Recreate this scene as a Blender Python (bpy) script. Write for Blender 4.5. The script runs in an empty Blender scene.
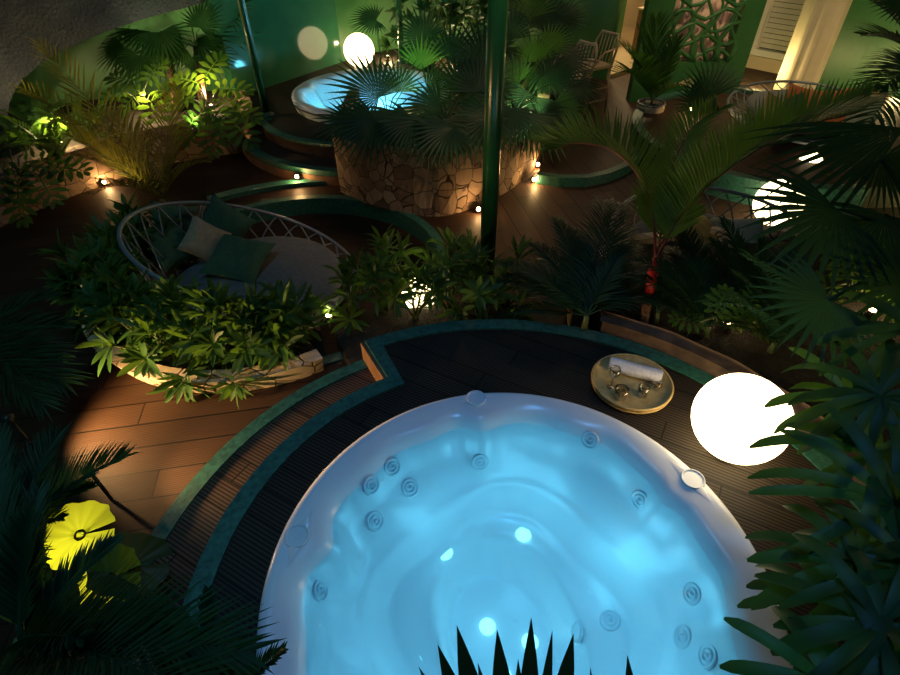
import bpy, math, random
import numpy as np
from mathutils import Vector, Matrix
random.seed(7); rng = np.random.default_rng(7)
S = bpy.context.scene; COL = S.collection
PI = math.pi
# ------------------------------------------------------------------ camera
F_PX = 529.0; PITCH = math.radians(40.88); ROLL = math.radians(-0.875); CAMH = 2.37
R0 = Vector((1, 0, 0)); FW = Vector((0, math.cos(PITCH), -math.sin(PITCH))); U0 = R0.cross(FW)
RT = math.cos(ROLL) * R0 + math.sin(ROLL) * U0; UP = -math.sin(ROLL) * R0 + math.cos(ROLL) * U0
CP = Vector((0, 0, CAMH))
cd = bpy.data.cameras.new('camera'); cam = bpy.data.objects.new('camera', cd); COL.objects.link(cam)
M = Matrix((RT, UP, -FW)).transposed().to_4x4(); M.translation = CP; cam.matrix_world = M
cd.sensor_width = 36; cd.lens = F_PX / 900 * 36; cd.clip_start = 0.02
S.camera = cam
def ray(px, py): return (px - 450) / F_PX * RT - (py - 337.5) / F_PX * UP + FW
def Z(px, py, z):                       # point of the place at height z seen at a pixel
    d = ray(px, py); return CP + d * ((z - CAMH) / d.z)
def D(px, py, dep): return CP + ray(px, py) * dep
def V3(*a): return Vector(a)
# ------------------------------------------------------------------ materials
def nm(name):
    m = bpy.data.materials.new(name); m.use_nodes = True
    n = m.node_tree.nodes; l = m.node_tree.links; return m, n, l, n['Principled BSDF']
def setp(p, **k):
    for a, b in k.items():
        p.inputs[a.replace('_', ' ')].default_value = b if not isinstance(b, tuple) or len(b) == 4 else (*b, 1)
def mth(n, l, op, a, b=None, c=None):
    x = n.new('ShaderNodeMath'); x.operation = op
    for i, v in enumerate((a, b, c)):
        if v is None: continue
        if isinstance(v, (int, float)): x.inputs[i].default_value = v
        else: l.new(v, x.inputs[i])
    return x.outputs[0]
def ramp(n, l, fac, stops):
    r = n.new('ShaderNodeValToRGB'); e = r.color_ramp.elements
    while len(e) < len(stops): e.new(0.5)
    for q, (p, c) in zip(e, stops): q.position = p; q.color = (*c, 1)
    l.new(fac, r.inputs[0]); return r.outputs[0]
def noise(n, l, scale, detail=3, vec=None, rough=.5):
    x = n.new('ShaderNodeTexNoise'); x.inputs['Scale'].default_value = scale; x.inputs['Detail'].default_value = detail
    x.inputs['Roughness'].default_value = rough
    if vec is None:
        t = n.new('ShaderNodeTexCoord'); vec = t.outputs['Object']
    l.new(vec, x.inputs['Vector']); return x.outputs['Fac']
def bump(n, l, h, p, st=.3, dist=.02):
    b = n.new('ShaderNodeBump'); b.inputs['Strength'].default_value = st; b.inputs['Distance'].default_value = dist
    l.new(h, b.inputs['Height']); l.new(b.outputs[0], p.inputs['Normal'])
def noisy(name, c1, c2, scale=6, rough=.6, bst=0., bdist=.01, bscale=None, spec=.5, **k):
    m, n, l, p = nm(name)
    f = noise(n, l, scale, 4); l.new(ramp(n, l, f, [(.35, c1), (.65, c2)]), p.inputs['Base Color'])
    setp(p, Roughness=rough, Specular_IOR_Level=spec, **k)
    if bst: bump(n, l, noise(n, l, bscale or scale * 4, 4), p, bst, bdist)
    return m
def leafmat(name, c1, c2, trans=.35, rough=.46, tcol=None):
    m, n, l, p = nm(name)
    f = noise(n, l, 9, 2); col = ramp(n, l, f, [(.35, c1), (.65, c2)])
    l.new(col, p.inputs['Base Color']); setp(p, Roughness=rough, Specular_IOR_Level=.25)
    t = n.new('ShaderNodeBsdfTranslucent'); t.inputs[0].default_value = (*(tcol or (c2[0]*2.4, c2[1]*2., c2[2]*.8)), 1)
    mx = n.new('ShaderNodeMixShader'); mx.inputs[0].default_value = trans
    l.new(p.outputs[0], mx.inputs[1]); l.new(t.outputs[0], mx.inputs[2])
    l.new(mx.outputs[0], n['Material Output'].inputs[0]); return m
def deckmat(name, ang, c1, c2, board=.145, blen=2.1, groove=.0145, gdark=.35):
    m, n, l, p = nm(name)
    t = n.new('ShaderNodeTexCoord'); mp = n.new('ShaderNodeMapping'); mp.inputs['Rotation'].default_value = (0, 0, -math.radians(ang))
    l.new(t.outputs['Object'], mp.inputs[0]); sx = n.new('ShaderNodeSeparateXYZ'); l.new(mp.outputs[0], sx.inputs[0])
    x, y = sx.outputs[0], sx.outputs[1]
    by = mth(n, l, 'DIVIDE', y, board); row = mth(n, l, 'FLOOR', by); fy = mth(n, l, 'FRACT', by)
    wn = n.new('ShaderNodeTexWhiteNoise'); wn.noise_dimensions = '1D'; l.new(row, wn.inputs['W'])
    bx = mth(n, l, 'ADD', mth(n, l, 'DIVIDE', x, blen), wn.outputs['Value']); fx = mth(n, l, 'FRACT', bx); cx = mth(n, l, 'FLOOR', bx)
    seam = mth(n, l, 'MAXIMUM', mth(n, l, 'LESS_THAN', fy, .05), mth(n, l, 'LESS_THAN', fx, .004))
    gr = mth(n, l, 'FRACT', mth(n, l, 'DIVIDE', y, groove)); g = mth(n, l, 'LESS_THAN', gr, .4)
    w2 = n.new('ShaderNodeTexWhiteNoise'); w2.noise_dimensions = '2D'
    cb = n.new('ShaderNodeCombineXYZ'); l.new(row, cb.inputs[0]); l.new(cx, cb.inputs[1]); l.new(cb.outputs[0], w2.inputs['Vector'])
    mp2 = n.new('ShaderNodeMapping'); mp2.inputs['Scale'].default_value = (1.5, 14, 4); l.new(mp.outputs[0], mp2.inputs[0])
    nz = noise(n, l, 2, 4, mp2.outputs[0])
    base = ramp(n, l, mth(n, l, 'ADD', mth(n, l, 'MULTIPLY', w2.outputs['Value'], .5), mth(n, l, 'MULTIPLY', nz, .5)), [(.2, c1), (.8, c2)])
    dk = mth(n, l, 'SUBTRACT', 1, mth(n, l, 'MAXIMUM', mth(n, l, 'MULTIPLY', seam, .93), mth(n, l, 'MULTIPLY', g, gdark)))
    mul = n.new('ShaderNodeVectorMath'); mul.operation = 'SCALE'; l.new(base, mul.inputs[0]); l.new(dk, mul.inputs['Scale'])
    l.new(mul.outputs[0], p.inputs['Base Color']); setp(p, Roughness=.6, Specular_IOR_Level=.2)
    bump(n, l, dk, p, .2, .003); return m
def stonemat(name, c1, c2, scale=4.5, mort=(.02, .012, .008)):
    m, n, l, p = nm(name); t = n.new('ShaderNodeTexCoord')
    nv = n.new('ShaderNodeTexNoise'); nv.inputs['Scale'].default_value = 3; l.new(t.outputs['Object'], nv.inputs['Vector'])
    mx = n.new('ShaderNodeVectorMath'); mx.operation = 'MULTIPLY_ADD'; l.new(nv.outputs['Color'], mx.inputs[0]); mx.inputs[1].default_value = (.12, .12, .12); l.new(t.outputs['Object'], mx.inputs[2])
    a = n.new('ShaderNodeTexVoronoi'); a.feature = 'DISTANCE_TO_EDGE'; a.inputs['Scale'].default_value = scale; l.new(mx.outputs[0], a.inputs['Vector'])
    b = n.new('ShaderNodeTexVoronoi'); b.inputs['Scale'].default_value = scale; l.new(mx.outputs[0], b.inputs['Vector'])
    sp = n.new('ShaderNodeSeparateColor'); l.new(b.outputs['Color'], sp.inputs[0])
    f = mth(n, l, 'ADD', mth(n, l, 'MULTIPLY', sp.outputs[0], .55), mth(n, l, 'MULTIPLY', noise(n, l, 14, 5), .45))
    col = ramp(n, l, f, [(.25, c1), (.75, c2)])
    e = ramp(n, l, a.outputs['Distance'], [(.008, (0, 0, 0)), (.03, (1, 1, 1))])
    mc = n.new('ShaderNodeMix'); mc.data_type = 'RGBA'; l.new(e, mc.inputs[0]); mc.inputs[6].default_value = (*mort, 1); l.new(col, mc.inputs[7])
    l.new(mc.outputs[2], p.inputs['Base Color']); setp(p, Roughness=.85, Specular_IOR_Level=.2)
    h = mth(n, l, 'ADD', e, mth(n, l, 'MULTIPLY', noise(n, l, 30, 4), .4)); bump(n, l, h, p, .8, .015); return m
def emis(name, col, st):
    m, n, l, p = nm(name); setp(p, Base_Color=(.8, .8, .8), Emission_Color=col, Emission_Strength=st); return m
M_ = {}
M_['deck'] = deckmat('dark composite decking', -30, (.028, .021, .014), (.044, .032, .021), gdark=.85, groove=.02)
M_['tread'] = deckmat('brown step decking', -30, (.10, .055, .03), (.15, .085, .048), gdark=.8, groove=.02)
M_['floor'] = deckmat('brown walkway decking', 9.5, (.028, .0135, .0075), (.052, .026, .0135), board=.2, gdark=.5)
M_['floor2'] = deckmat('brown terrace decking', -79, (.04, .024, .015), (.07, .04, .025), board=.2, gdark=.25)
M_['band'] = noisy('green terrazzo edging', (.012, .07, .05), (.03, .15, .10), 35, .5, .4, .004, 60)
M_['stone'] = stonemat('brown stone cladding', (.14, .09, .06), (.34, .24, .165), 7)
M_['palestone'] = stonemat('pale stone cladding', (.46, .36, .25), (.66, .54, .4), 5, (.1, .06, .03))
M_['curb'] = noisy('rough brown stone curb', (.055, .035, .025), (.12, .075, .05), 9, .85, .8, .02, 12)
M_['riser'] = noisy('brown timber riser', (.12, .055, .025), (.18, .09, .045), 8, .6)
M_['soil'] = noisy('dark soil', (.01, .007, .004), (.035, .022, .012), 20, .95, 1, .03)
M_['stucco'] = noisy('rough grey stucco', (.024, .03, .042), (.038, .044, .056), 3, .95, 1, .03, 30)
M_['green'] = noisy('green polished plaster', (.028, .13, .035), (.05, .18, .05), 1.2, .45, .1, .01, 9)
M_['gloss'] = noisy('glossy green wall panel', (.02, .10, .05), (.035, .14, .065), 1.5, .08, 0, spec=.5, IOR=1.5)
M_['pole'] = noisy('glossy green paint', (.005, .055, .022), (.008, .07, .028), 2, .28)
M_['acrylic'] = noisy('white acrylic', (.78, .8, .82), (.82, .84, .86), 3, .22)
M_['jet'] = noisy('pale grey jet plastic', (.66, .70, .74), (.72, .76, .80), 5, .25)
M_['cream'] = noisy('cream painted plaster', (.5, .4, .27), (.56, .45, .3), 2, .7)
M_['tan'] = noisy('tan tile floor', (.35, .27, .17), (.42, .33, .2), 3, .35)
M_['white'] = noisy('white painted frame', (.6, .58, .52), (.66, .64, .58), 3, .5)
M_['blind'] = noisy('pale blind', (.42, .40, .34), (.5, .47, .4), 3, .7)
M_['curtain'] = noisy('cream curtain', (.55, .45, .32), (.62, .52, .38), 3, .8)
M_['pink'] = noisy('pale rose curtain', (.6, .42, .33), (.66, .48, .38), 3, .8)
M_['metal'] = noisy('grey painted metal', (.16, .19, .22), (.2, .23, .26), 5, .4, Metallic=.3)
M_['mattress'] = noisy('grey mattress fabric', (.10, .105, .11), (.13, .135, .14), 30, .9, .2, .003, 150)
M_['greenfab'] = noisy('dark green fabric', (.028, .075, .038), (.04, .10, .05), 20, .9, .2, .003, 120)
M_['palefab'] = noisy('pale grey green fabric', (.24, .27, .21), (.3, .33, .26), 20, .9, .2, .003, 120)
M_['beigefab'] = noisy('beige fabric', (.3, .21, .13), (.38, .27, .17), 20, .9, .2, .003, 120)
M_['orangefab'] = noisy('orange fabric', (.45, .13, .04), (.55, .18, .06), 20, .9, .2, .003, 120)
M_['yelfab'] = noisy('mustard fabric', (.3, .24, .07), (.38, .3, .1), 20, .9, .2, .003, 120)
M_['wicker'] = noisy('pale bamboo', (.42, .28, .09), (.56, .39, .15), 25, .5, .5, .004, 60)
M_['rattan'] = noisy('pale rattan', (.4, .3, .2), (.5, .38, .27), 20, .5)
M_['rattanbrown'] = noisy('brown rattan', (.14, .07, .03), (.2, .1, .05), 30, .6, .6, .005, 80)
M_['towel'] = noisy('white towelling', (.6, .6, .63), (.72, .72, .76), 60, .95, 1, .006, 250)
M_['trunk'] = noisy('brown palm bark', (.07, .035, .018), (.14, .07, .035), 18, .9, 1, .02, 40)
M_['stem'] = noisy('green stem', (.05, .08, .02), (.09, .12, .035), 12, .6)
M_['redstem'] = noisy('red crownshaft', (.34, .008, .012), (.45, .015, .018), 10, .4)
M_['rachis'] = noisy('dark red rachis', (.10, .02, .01), (.14, .03, .012), 10, .4)
M_['pot'] = stonemat('white and blue pot pattern', (.4, .34, .28), (.6, .52, .44), 14, (.03, .03, .12))
M_['black'] = noisy('dark metal fixture', (.02, .02, .02), (.03, .03, .03), 5, .4)
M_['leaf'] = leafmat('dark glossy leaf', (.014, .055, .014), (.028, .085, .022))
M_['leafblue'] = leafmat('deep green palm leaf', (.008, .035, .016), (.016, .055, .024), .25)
M_['leaflit'] = leafmat('lamplit green leaf', (.05, .13, .02), (.08, .18, .03), .4)  # brighter green, lamplight on fans and foliage painted into the colour
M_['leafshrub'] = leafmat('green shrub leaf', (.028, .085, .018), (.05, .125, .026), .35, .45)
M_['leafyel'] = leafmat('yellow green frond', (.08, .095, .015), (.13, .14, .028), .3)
M_['leafroundlit'] = leafmat('lamplit lime leaf', (.10, .2, .02), (.14, .26, .03), .55, .45, (.75, .95, .05))  # lit leaf copy, lamp glow put into the lime colour
M_['leafshade'] = leafmat('shaded olive leaf', (.012, .026, .006), (.02, .036, .009), .06)  # shaded leaf copy, shade put into the dark colour
M_['whiskey'] = noisy('amber drink', (.5, .17, .015), (.8, .36, .04), 60, .15)
M_['globe'] = emis('glowing globe glass', (1, .76, .40), 6.0)
M_['lens'] = emis('warm lamp lens', (1, .62, .25), 22)
M_['bluelens'] = emis('cyan underwater lens', (.25, .8, 1), 1.6)
def glass():
    m, n, l, p = nm('clear drinking glass'); n.remove(p)
    tr = n.new('ShaderNodeBsdfTransparent'); tr.inputs[0].default_value = (.97, .96, .92, 1); gl = n.new('ShaderNodeBsdfGlossy'); gl.inputs['Roughness'].default_value = .04
    lw = n.new('ShaderNodeLayerWeight'); lw.inputs[0].default_value = .45; mx = n.new('ShaderNodeMixShader')
    l.new(lw.outputs['Facing'], mx.inputs[0]); l.new(tr.outputs[0], mx.inputs[1]); l.new(gl.outputs[0], mx.inputs[2]); l.new(mx.outputs[0], n['Material Output'].inputs[0]); return m
M_['glass'] = glass()
def water():
    m, n, l, p = nm('pool water'); n.remove(p); t = n.new('ShaderNodeTexCoord')
    tr = n.new('ShaderNodeBsdfTransparent'); tr.inputs[0].default_value = (.80, .96, 1, 1)
    gl = n.new('ShaderNodeBsdfGlossy'); gl.inputs['Roughness'].default_value = .03
    fr = n.new('ShaderNodeFresnel'); fr.inputs[0].default_value = 1.36
    h = mth(n, l, 'ADD', noise(n, l, 7, 2), mth(n, l, 'MULTIPLY', noise(n, l, 34, 3), .4))
    b = n.new('ShaderNodeBump'); b.inputs['Strength'].default_value = 1; b.inputs['Distance'].default_value = .07
    l.new(h, b.inputs['Height']); l.new(b.outputs[0], gl.inputs['Normal']); l.new(b.outputs[0], fr.inputs['Normal'])
    mx = n.new('ShaderNodeMixShader'); l.new(fr.outputs[0], mx.inputs[0]); l.new(tr.outputs[0], mx.inputs[1]); l.new(gl.outputs[0], mx.inputs[2])
    l.new(mx.outputs[0], n['Material Output'].inputs[0]); return m
M_['water'] = water()
# ------------------------------------------------------------------ mesh building
class MB:
    def __init__(s): s.v = []; s.f = []
    def add(s, vs, fs):
        o = len(s.v); s.v.extend([tuple(x) for x in vs]); s.f.extend([tuple(i + o for i in q) for q in fs])
    def build(s, name, mat, parent=None, smooth=True, bevel=0):
        me = bpy.data.meshes.new(name); me.from_pydata(s.v, [], s.f); me.materials.append(M_[mat] if isinstance(mat, str) else mat)
        if smooth: me.polygons.foreach_set('use_smooth', [True] * len(me.polygons))
        o = bpy.data.objects.new(name, me); COL.objects.link(o)
        if parent is not None:
            o.parent = parent; L = parent_loc(parent); me.transform(Matrix.Translation(-L))
        if bevel:
            md = o.modifiers.new('bevel', 'BEVEL'); md.width = bevel; md.segments = 2; md.limit_method = 'ANGLE'
        return o
    def tube(s, pts, r, n=8, cap=True):
        pts = [Vector(p) for p in pts]; m = len(pts); rr = r if isinstance(r, (list, tuple)) else [r] * m
        vs = []; pu = None
        for i, p in enumerate(pts):
            d = (pts[min(i + 1, m - 1)] - pts[max(i - 1, 0)]).normalized()
            if pu is None: pu = d.orthogonal().normalized()
            pu = (pu - d * pu.dot(d)).normalized(); w = d.cross(pu)
            for k in range(n):
                a = 2 * PI * k / n; vs.append(p + (pu * math.cos(a) + w * math.sin(a)) * rr[i])
        fs = [(i * n + k, i * n + (k + 1) % n, (i + 1) * n + (k + 1) % n, (i + 1) * n + k) for i in range(m - 1) for k in range(n)]
        if cap: fs += [tuple(range(n))[::-1], tuple((m - 1) * n + k for k in range(n))]
        s.add(vs, fs)
    def ring(s, c, R, r, n=48, k=8, zf=None):
        vs = []
        for i in range(n):
            a = 2 * PI * i / n; e = Vector((math.cos(a), math.sin(a), 0)); dz = zf(a) if zf else 0
            for j in range(k):
                b = 2 * PI * j / k; vs.append(Vector(c) + e * (R + r * math.cos(b)) + Vector((0, 0, r * math.sin(b) + dz)))
        s.add(vs, [(i * k + j, ((i + 1) % n) * k + j, ((i + 1) % n) * k + (j + 1) % k, i * k + (j + 1) % k) for i in range(n) for j in range(k)])
    def lathe(s, c, prof, n=48, cl=False):
        c = Vector(c); m = len(prof)
        vs = [c + Vector((r * math.cos(2 * PI * k / n), r * math.sin(2 * PI * k / n), z)) for r, z in prof for k in range(n)]
        s.add(vs, [(i * n + k, i * n + (k + 1) % n, (i + 1) * n + (k + 1) % n, (i + 1) * n + k) for i in range(m - 1) for k in range(n)])
    def prism(s, poly, z0, z1):
        n = len(poly)
        a = sum(poly[i][0] * poly[(i + 1) % n][1] - poly[(i + 1) % n][0] * poly[i][1] for i in range(n))
        if a < 0: poly = poly[::-1]
        s.add([(p[0], p[1], z0) for p in poly] + [(p[0], p[1], z1) for p in poly],
              [tuple(range(n))[::-1], tuple(range(n, 2 * n))] + [(i, (i + 1) % n, n + (i + 1) % n, n + i) for i in range(n)])
    def strip(s, inner, outer, z0, z1):     # solid band between two polylines
        n = len(inner)
        vs = [(p[0], p[1], z) for z in (z0, z1) for L in (inner, outer) for p in L]
        I0 = lambda i: i; O0 = lambda i: n + i; I1 = lambda i: 2 * n + i; O1 = lambda i: 3 * n + i
        fs = []
        for i in range(n - 1):
            fs += [(I1(i), I1(i + 1), O1(i + 1), O1(i)), (O0(i), O0(i + 1), O1(i + 1), O1(i)), (I0(i), I1(i), I1(i + 1), I0(i + 1)), (I0(i), O0(i), O0(i + 1), I0(i + 1))]
        for i in (0, n - 1): fs.append((I0(i), O0(i), O1(i), I1(i)))
        s.add(vs, fs)
    def box(s, c, sx, sy, sz, ang=0):
        ca, sa = math.cos(ang), math.sin(ang)
        P = [(c[0] + ca * x - sa * y, c[1] + sa * x + ca * y) for x, y in ((-sx/2, -sy/2), (sx/2, -sy/2), (sx/2, sy/2), (-sx/2, sy/2))]
        s.prism(P, c[2], c[2] + sz)
    # a leaf blade that starts at p, heads along d with face normal up, and bends under its own weight
    def blade(s, p, d, up, L, W, droop=.6, n=5, kind='lance', fold=.25):
        p = Vector(p); d = Vector(d).normalized(); side = d.cross(Vector(up))
        if side.length < 1e-4: side = d.orthogonal()
        side.normalize(); vs = []; h = L / n
        for i in range(n + 1):
            t = i / n
            if kind == 'lance': w = W * (math.sin(PI * min(1, .06 + .94 * t) ** .8) if t < 1 else 0)
            elif kind == 'obl': w = W * (math.sin(PI * min(1, .04 + t * .93) ** 1.35) if t < 1 else .12)
            elif kind == 'strap': w = W * (min(1, .3 + t * 2.2) if t < .8 else max(.25, 1 - ((t - .8) / .2) ** 2 * .8))
            elif kind == 'spike': w = W * (min(1, .45 + 1.4 * t) if t < .4 else 1 - ((t - .4) / .6) ** 1.3)
            else: w = W * (t / .5 if t < .5 else max(0.02, 1 - (t - .5) / .5))
            nr = side.cross(d).normalized(); w = max(w, .0004)
            vs += [p + side * (w / 2) + nr * (w * fold), p, p - side * (w / 2) + nr * (w * fold)]
            p = p + d * h
            d = (d + Vector((0, 0, -1)) * (droop / n) * (.4 + 1.2 * t)).normalized()
        s.add(vs, [q for i in range(n) for q in ((3*i, 3*i+1, 3*i+4, 3*i+3), (3*i+1, 3*i+2, 3*i+5, 3*i+4))])
def parent_loc(o):
    L = Vector((0, 0, 0))
    while o is not None: L += o.location; o = o.parent
    return L
def tag(o, label=None, cat=None, group=None, kind=None):
    if label: o['label'] = label
    if cat: o['category'] = cat
    if group: o['group'] = group
    if kind: o['kind'] = kind
    return o
def empty(name, loc, label, cat, group=None):
    o = bpy.data.objects.new(name, None); COL.objects.link(o); o.location = loc; o.empty_display_size = .1
    return tag(o, label, cat, group)
def struct(o): o['kind'] = 'structure'; return o
def rebase(o):                                  # put the origin of a one-mesh thing at its lowest centre
    co = np.array([v.co for v in o.data.vertices]); c = Vector(((co[:, 0].min() + co[:, 0].max()) / 2, (co[:, 1].min() + co[:, 1].max()) / 2, co[:, 2].min()))
    o.data.transform(Matrix.Translation(-c)); o.location = c; return o
def light(kind, loc, power, col, size=.05, aim=None, spot=60, blend=.5):
    d = bpy.data.lights.new('lamp or fill', kind); d.energy = power; d.color = col
    if kind != 'SUN': 
        if kind == 'AREA': d.size = size
        else: d.shadow_soft_size = size
    if kind == 'SPOT': d.spot_size = math.radians(spot); d.spot_blend = blend
    o = bpy.data.objects.new('lamp_or_fill', d); COL.objects.link(o); o.location = loc
    if aim is not None: o.rotation_euler = (Vector(aim) - Vector(loc)).to_track_quat('-Z', 'Y').to_euler()
    return o
def arc(c, R, a0, a1, n=40): return [(c[0] + R * math.cos(math.radians(a0 + (a1 - a0) * i / n)), c[1] + R * math.sin(math.radians(a0 + (a1 - a0) * i / n))) for i in range(n + 1)]
WARM = (1, .58, .22); GOLD = (1, .72, .34); BLUE = (.32, .58, 1)
FL = -.34
# ------------------------------------------------------------------ levels
TC = (.274, 1.067)                              # centre of the big tub
m = MB(); m.prism([(-12, -3), (12, -3), (12, 16), (-12, 16)], -1.35, -1.3); struct(m.build('ground', 'soil', smooth=False))
# main walkway with the round sunken seat area left out
SC = (-1.45, 4.19); SR = 1.45
AC = (-1.32, 3.77); AR = 2.27
def outline_sunken():
    P = []
    for i in range(64):
        a = 2 * PI * i / 64; P.append((SC[0] + SR * math.cos(a), SC[1] + SR * math.sin(a)))
    return P
def ringfloor(m, c, R, n, x0, x1, y0, y1, z):   # rectangle minus disc
    vs = []; 
    for i in range(n):
        a = 2 * PI * i / n; ca, sa = math.cos(a), math.sin(a)
        t = min(((x1 if ca > 0 else x0) - c[0]) / ca if abs(ca) > 1e-6 else 1e9, ((y1 if sa > 0 else y0) - c[1]) / sa if abs(sa) > 1e-6 else 1e9)
        vs.append((c[0] + R * ca, c[1] + R * sa, z)); vs.append((c[0] + t * ca, c[1] + t * sa, z))
    m.add(vs, [(2*i, 2*i+1, (2*i+3) % (2*n), (2*i+2) % (2*n)) for i in range(n)])
    cor = [(x1, y1), (x0, y1), (x0, y0), (x1, y0)]
    for (x, y) in cor:
        a = math.atan2(y - c[1], x - c[0]) % (2 * PI); i = int(a / (2 * PI) * n)
        p = vs[2*i+1]; q = vs[(2*i+3) % (2*n)]; m.add([p, (x, y, z), q], [(0, 1, 2)])
from mathutils.geometry import delaunay_2d_cdt
def holed(m, outer, holes, z):
    loops = [outer] + holes; vs = []; ed = []
    for L in loops:
        o = len(vs); vs += [Vector(p[:2]) for p in L]; ed += [(o + i, o + (i + 1) % len(L)) for i in range(len(L))]
    V, E_, F_, *_r = delaunay_2d_cdt(vs, ed, [], 0, 1e-5)
    def inside(p, L):
        c = False; n = len(L)
        for i in range(n):
            (x0, y0), (x1, y1) = L[i][:2], L[(i+1) % n][:2]
            if (y0 > p[1]) != (y1 > p[1]) and p[0] < (x1 - x0) * (p[1] - y0) / (y1 - y0) + x0: c = not c
        return c
    fs = []
    for f in F_:
        c = sum((V[i] for i in f), Vector((0, 0))) / len(f)
        if inside(c, outer) and not any(inside(c, h) for h in holes):
            a = V[f[1]] - V[f[0]]; b = V[f[2]] - V[f[0]]; fs.append(tuple(f) if a.x * b.y - a.y * b.x > 0 else tuple(f)[::-1])
    m.add([(v.x, v.y, z) for v in V], fs)
circ = lambda c, R, n=72: [(c[0] + R * math.cos(2*PI*i/n), c[1] + R * math.sin(2*PI*i/n)) for i in range(n)]
TB = (-1.06, 7.95)
m = MB(); holed(m, [(-8, -1.5), (.55, -1.5), (.55, 11.4), (-8, 11.4)], [circ(SC, SR - .05), [(-1.3, -.4), (.7, -.4), (.7, 2.5)] + arc(TC, 1.5, 83, 200, 30), circ(TB, 1.1)], FL); struct(m.build('floor_walkway', 'floor', smooth=False))
m = MB(); m.prism([(.55, 3), (9, 3), (9, 14), (.55, 14)], FL - .1, FL); struct(m.build('floor_terrace', 'floor2', smooth=False))
m = MB(); holed(m, [(.55, -1.5), (9, -1.5), (9, 3), (.55, 3)], [[(.4, 2.5), (.4, -.4)] + arc(TC, 1.5, -75, 78, 30)], FL - .002); struct(m.build('floor_corner', 'soil', smooth=False))
m = MB(); m.prism(outline_sunken(), -.62, -.52); struct(m.build('floor_sunken', 'floor', smooth=False))
m = MB(); m.strip(arc(SC, SR - .09, -150, 210, 90), arc(SC, SR, -150, 210, 90), -.54, FL + .012); struct(m.build('trim_sunken_edge', 'band', smooth=False))
m = MB(); m.strip(arc(AC, AR - .13, 60, 128, 40), arc(AC, AR, 60, 128, 40), FL - .02, FL + .05); struct(m.build('trim_curved_edge', 'band', smooth=False))
# tub deck: radius 1.45 on the left, 1.85 at the back and right
def polar(R, a): return (TC[0] + R * math.cos(math.radians(a)), TC[1] + R * math.sin(math.radians(a)))
aC = 117.5                                       # angle of the jog
out = [polar(1.85, a) for a in np.linspace(-95, aC, 60)] + [polar(1.45, a) for a in np.linspace(aC, 265, 50)]
HOLE = 1.04
def ring_between(m, outp, c, R, z):
    n = len(outp); vs = []
    for p in outp:
        a = math.atan2(p[1] - c[1], p[0] - c[0]); vs.append((*p, z)); vs.append((c[0] + R * math.cos(a), c[1] + R * math.sin(a), z))
    m.add(vs, [(2*i, 2*((i+1) % n), 2*((i+1) % n)+1, 2*i+1) for i in range(n)])
m = MB(); ring_between(m, out, TC, HOLE, 0.0); struct(m.build('floor_tub_deck', 'deck', smooth=False))
m = MB()
m.strip([polar(1.35, a) for a in np.linspace(aC - 3, 265, 60)], [polar(1.45, a) for a in np.linspace(aC, 265, 60)], -.17, .012)
m.strip([polar(1.75, a) for a in np.linspace(-95, aC - 3, 60)], [polar(1.85, a) for a in np.linspace(-95, aC, 60)], -.34, .012)
m.strip([polar(1.35, aC - 3), polar(1.80, aC - 3)], [polar(1.45, aC), polar(1.85, aC)], -.17, .0125)
struct(m.build('trim_deck_edge', 'band', smooth=False))
m = MB(); m.strip([polar(1.46, aC + .15), polar(1.86, aC + .15)], [polar(1.46, aC + .9), polar(1.86, aC + .9)], -.17, .0); struct(m.build('trim_step_riser', 'riser', smooth=False))
m = MB(); m.strip([polar(1.45, a) for a in np.linspace(aC, 265, 60)], [polar(1.80, a) for a in np.linspace(aC, 265, 60)], -.34, -.17); struct(m.build('floor_step_tread', 'tread', smooth=False))
m = MB(); m.strip([polar(1.77, a) for a in np.linspace(aC, 265, 60)], [polar(1.86, a) for a in np.linspace(aC, 265, 60)], -.345, -.158); struct(m.build('trim_step_edge', 'band', smooth=False))
# right curb and bed
m = MB()
n_ = 70; ang = np.linspace(66, -60, n_); inn = [polar(1.86, a) for a in ang]; ou = [polar(1.86 + .08 + .006 * math.sin(a * .5), a) for a in ang]
m.strip(inn, ou, -.3, .11); struct(m.build('trim_stone_curb', 'curb', smooth=False, bevel=.015))
bed = [polar(1.95, a) for a in np.linspace(66, -60, 30)] + [(2.6, -1.2), (5.2, -1.2), (5.2, 3.6), (4.2, 3.75), (3.2, 3.85), (2.2, 3.85), (1.5, 3.75), (1.1, 3.4)]
m = MB(); m.prism(bed, -.3, .06); tag(m.build('planting_soil', 'soil', smooth=False), 'dark soil of the planting bed right of the big tub', 'soil', kind='stuff')
m = MB(); wl = [(1.02, 3.1), (1.06, 3.42), (1.45, 3.8), (2.2, 3.92), (3.2, 3.92), (4.2, 3.82), (5.25, 3.65)]
def offs(P, d):
    o = []
    for i, p in enumerate(P):
        a = P[max(0, i-1)]; b = P[min(len(P)-1, i+1)]; dx, dy = b[0]-a[0], b[1]-a[1]; h = math.hypot(dx, dy); o.append((p[0] - dy/h*d, p[1] + dx/h*d))
    return o
m.strip(wl, offs(wl, .1), -.34, .1); struct(m.build('wall_bed', 'palestone', smooth=False))
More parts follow.
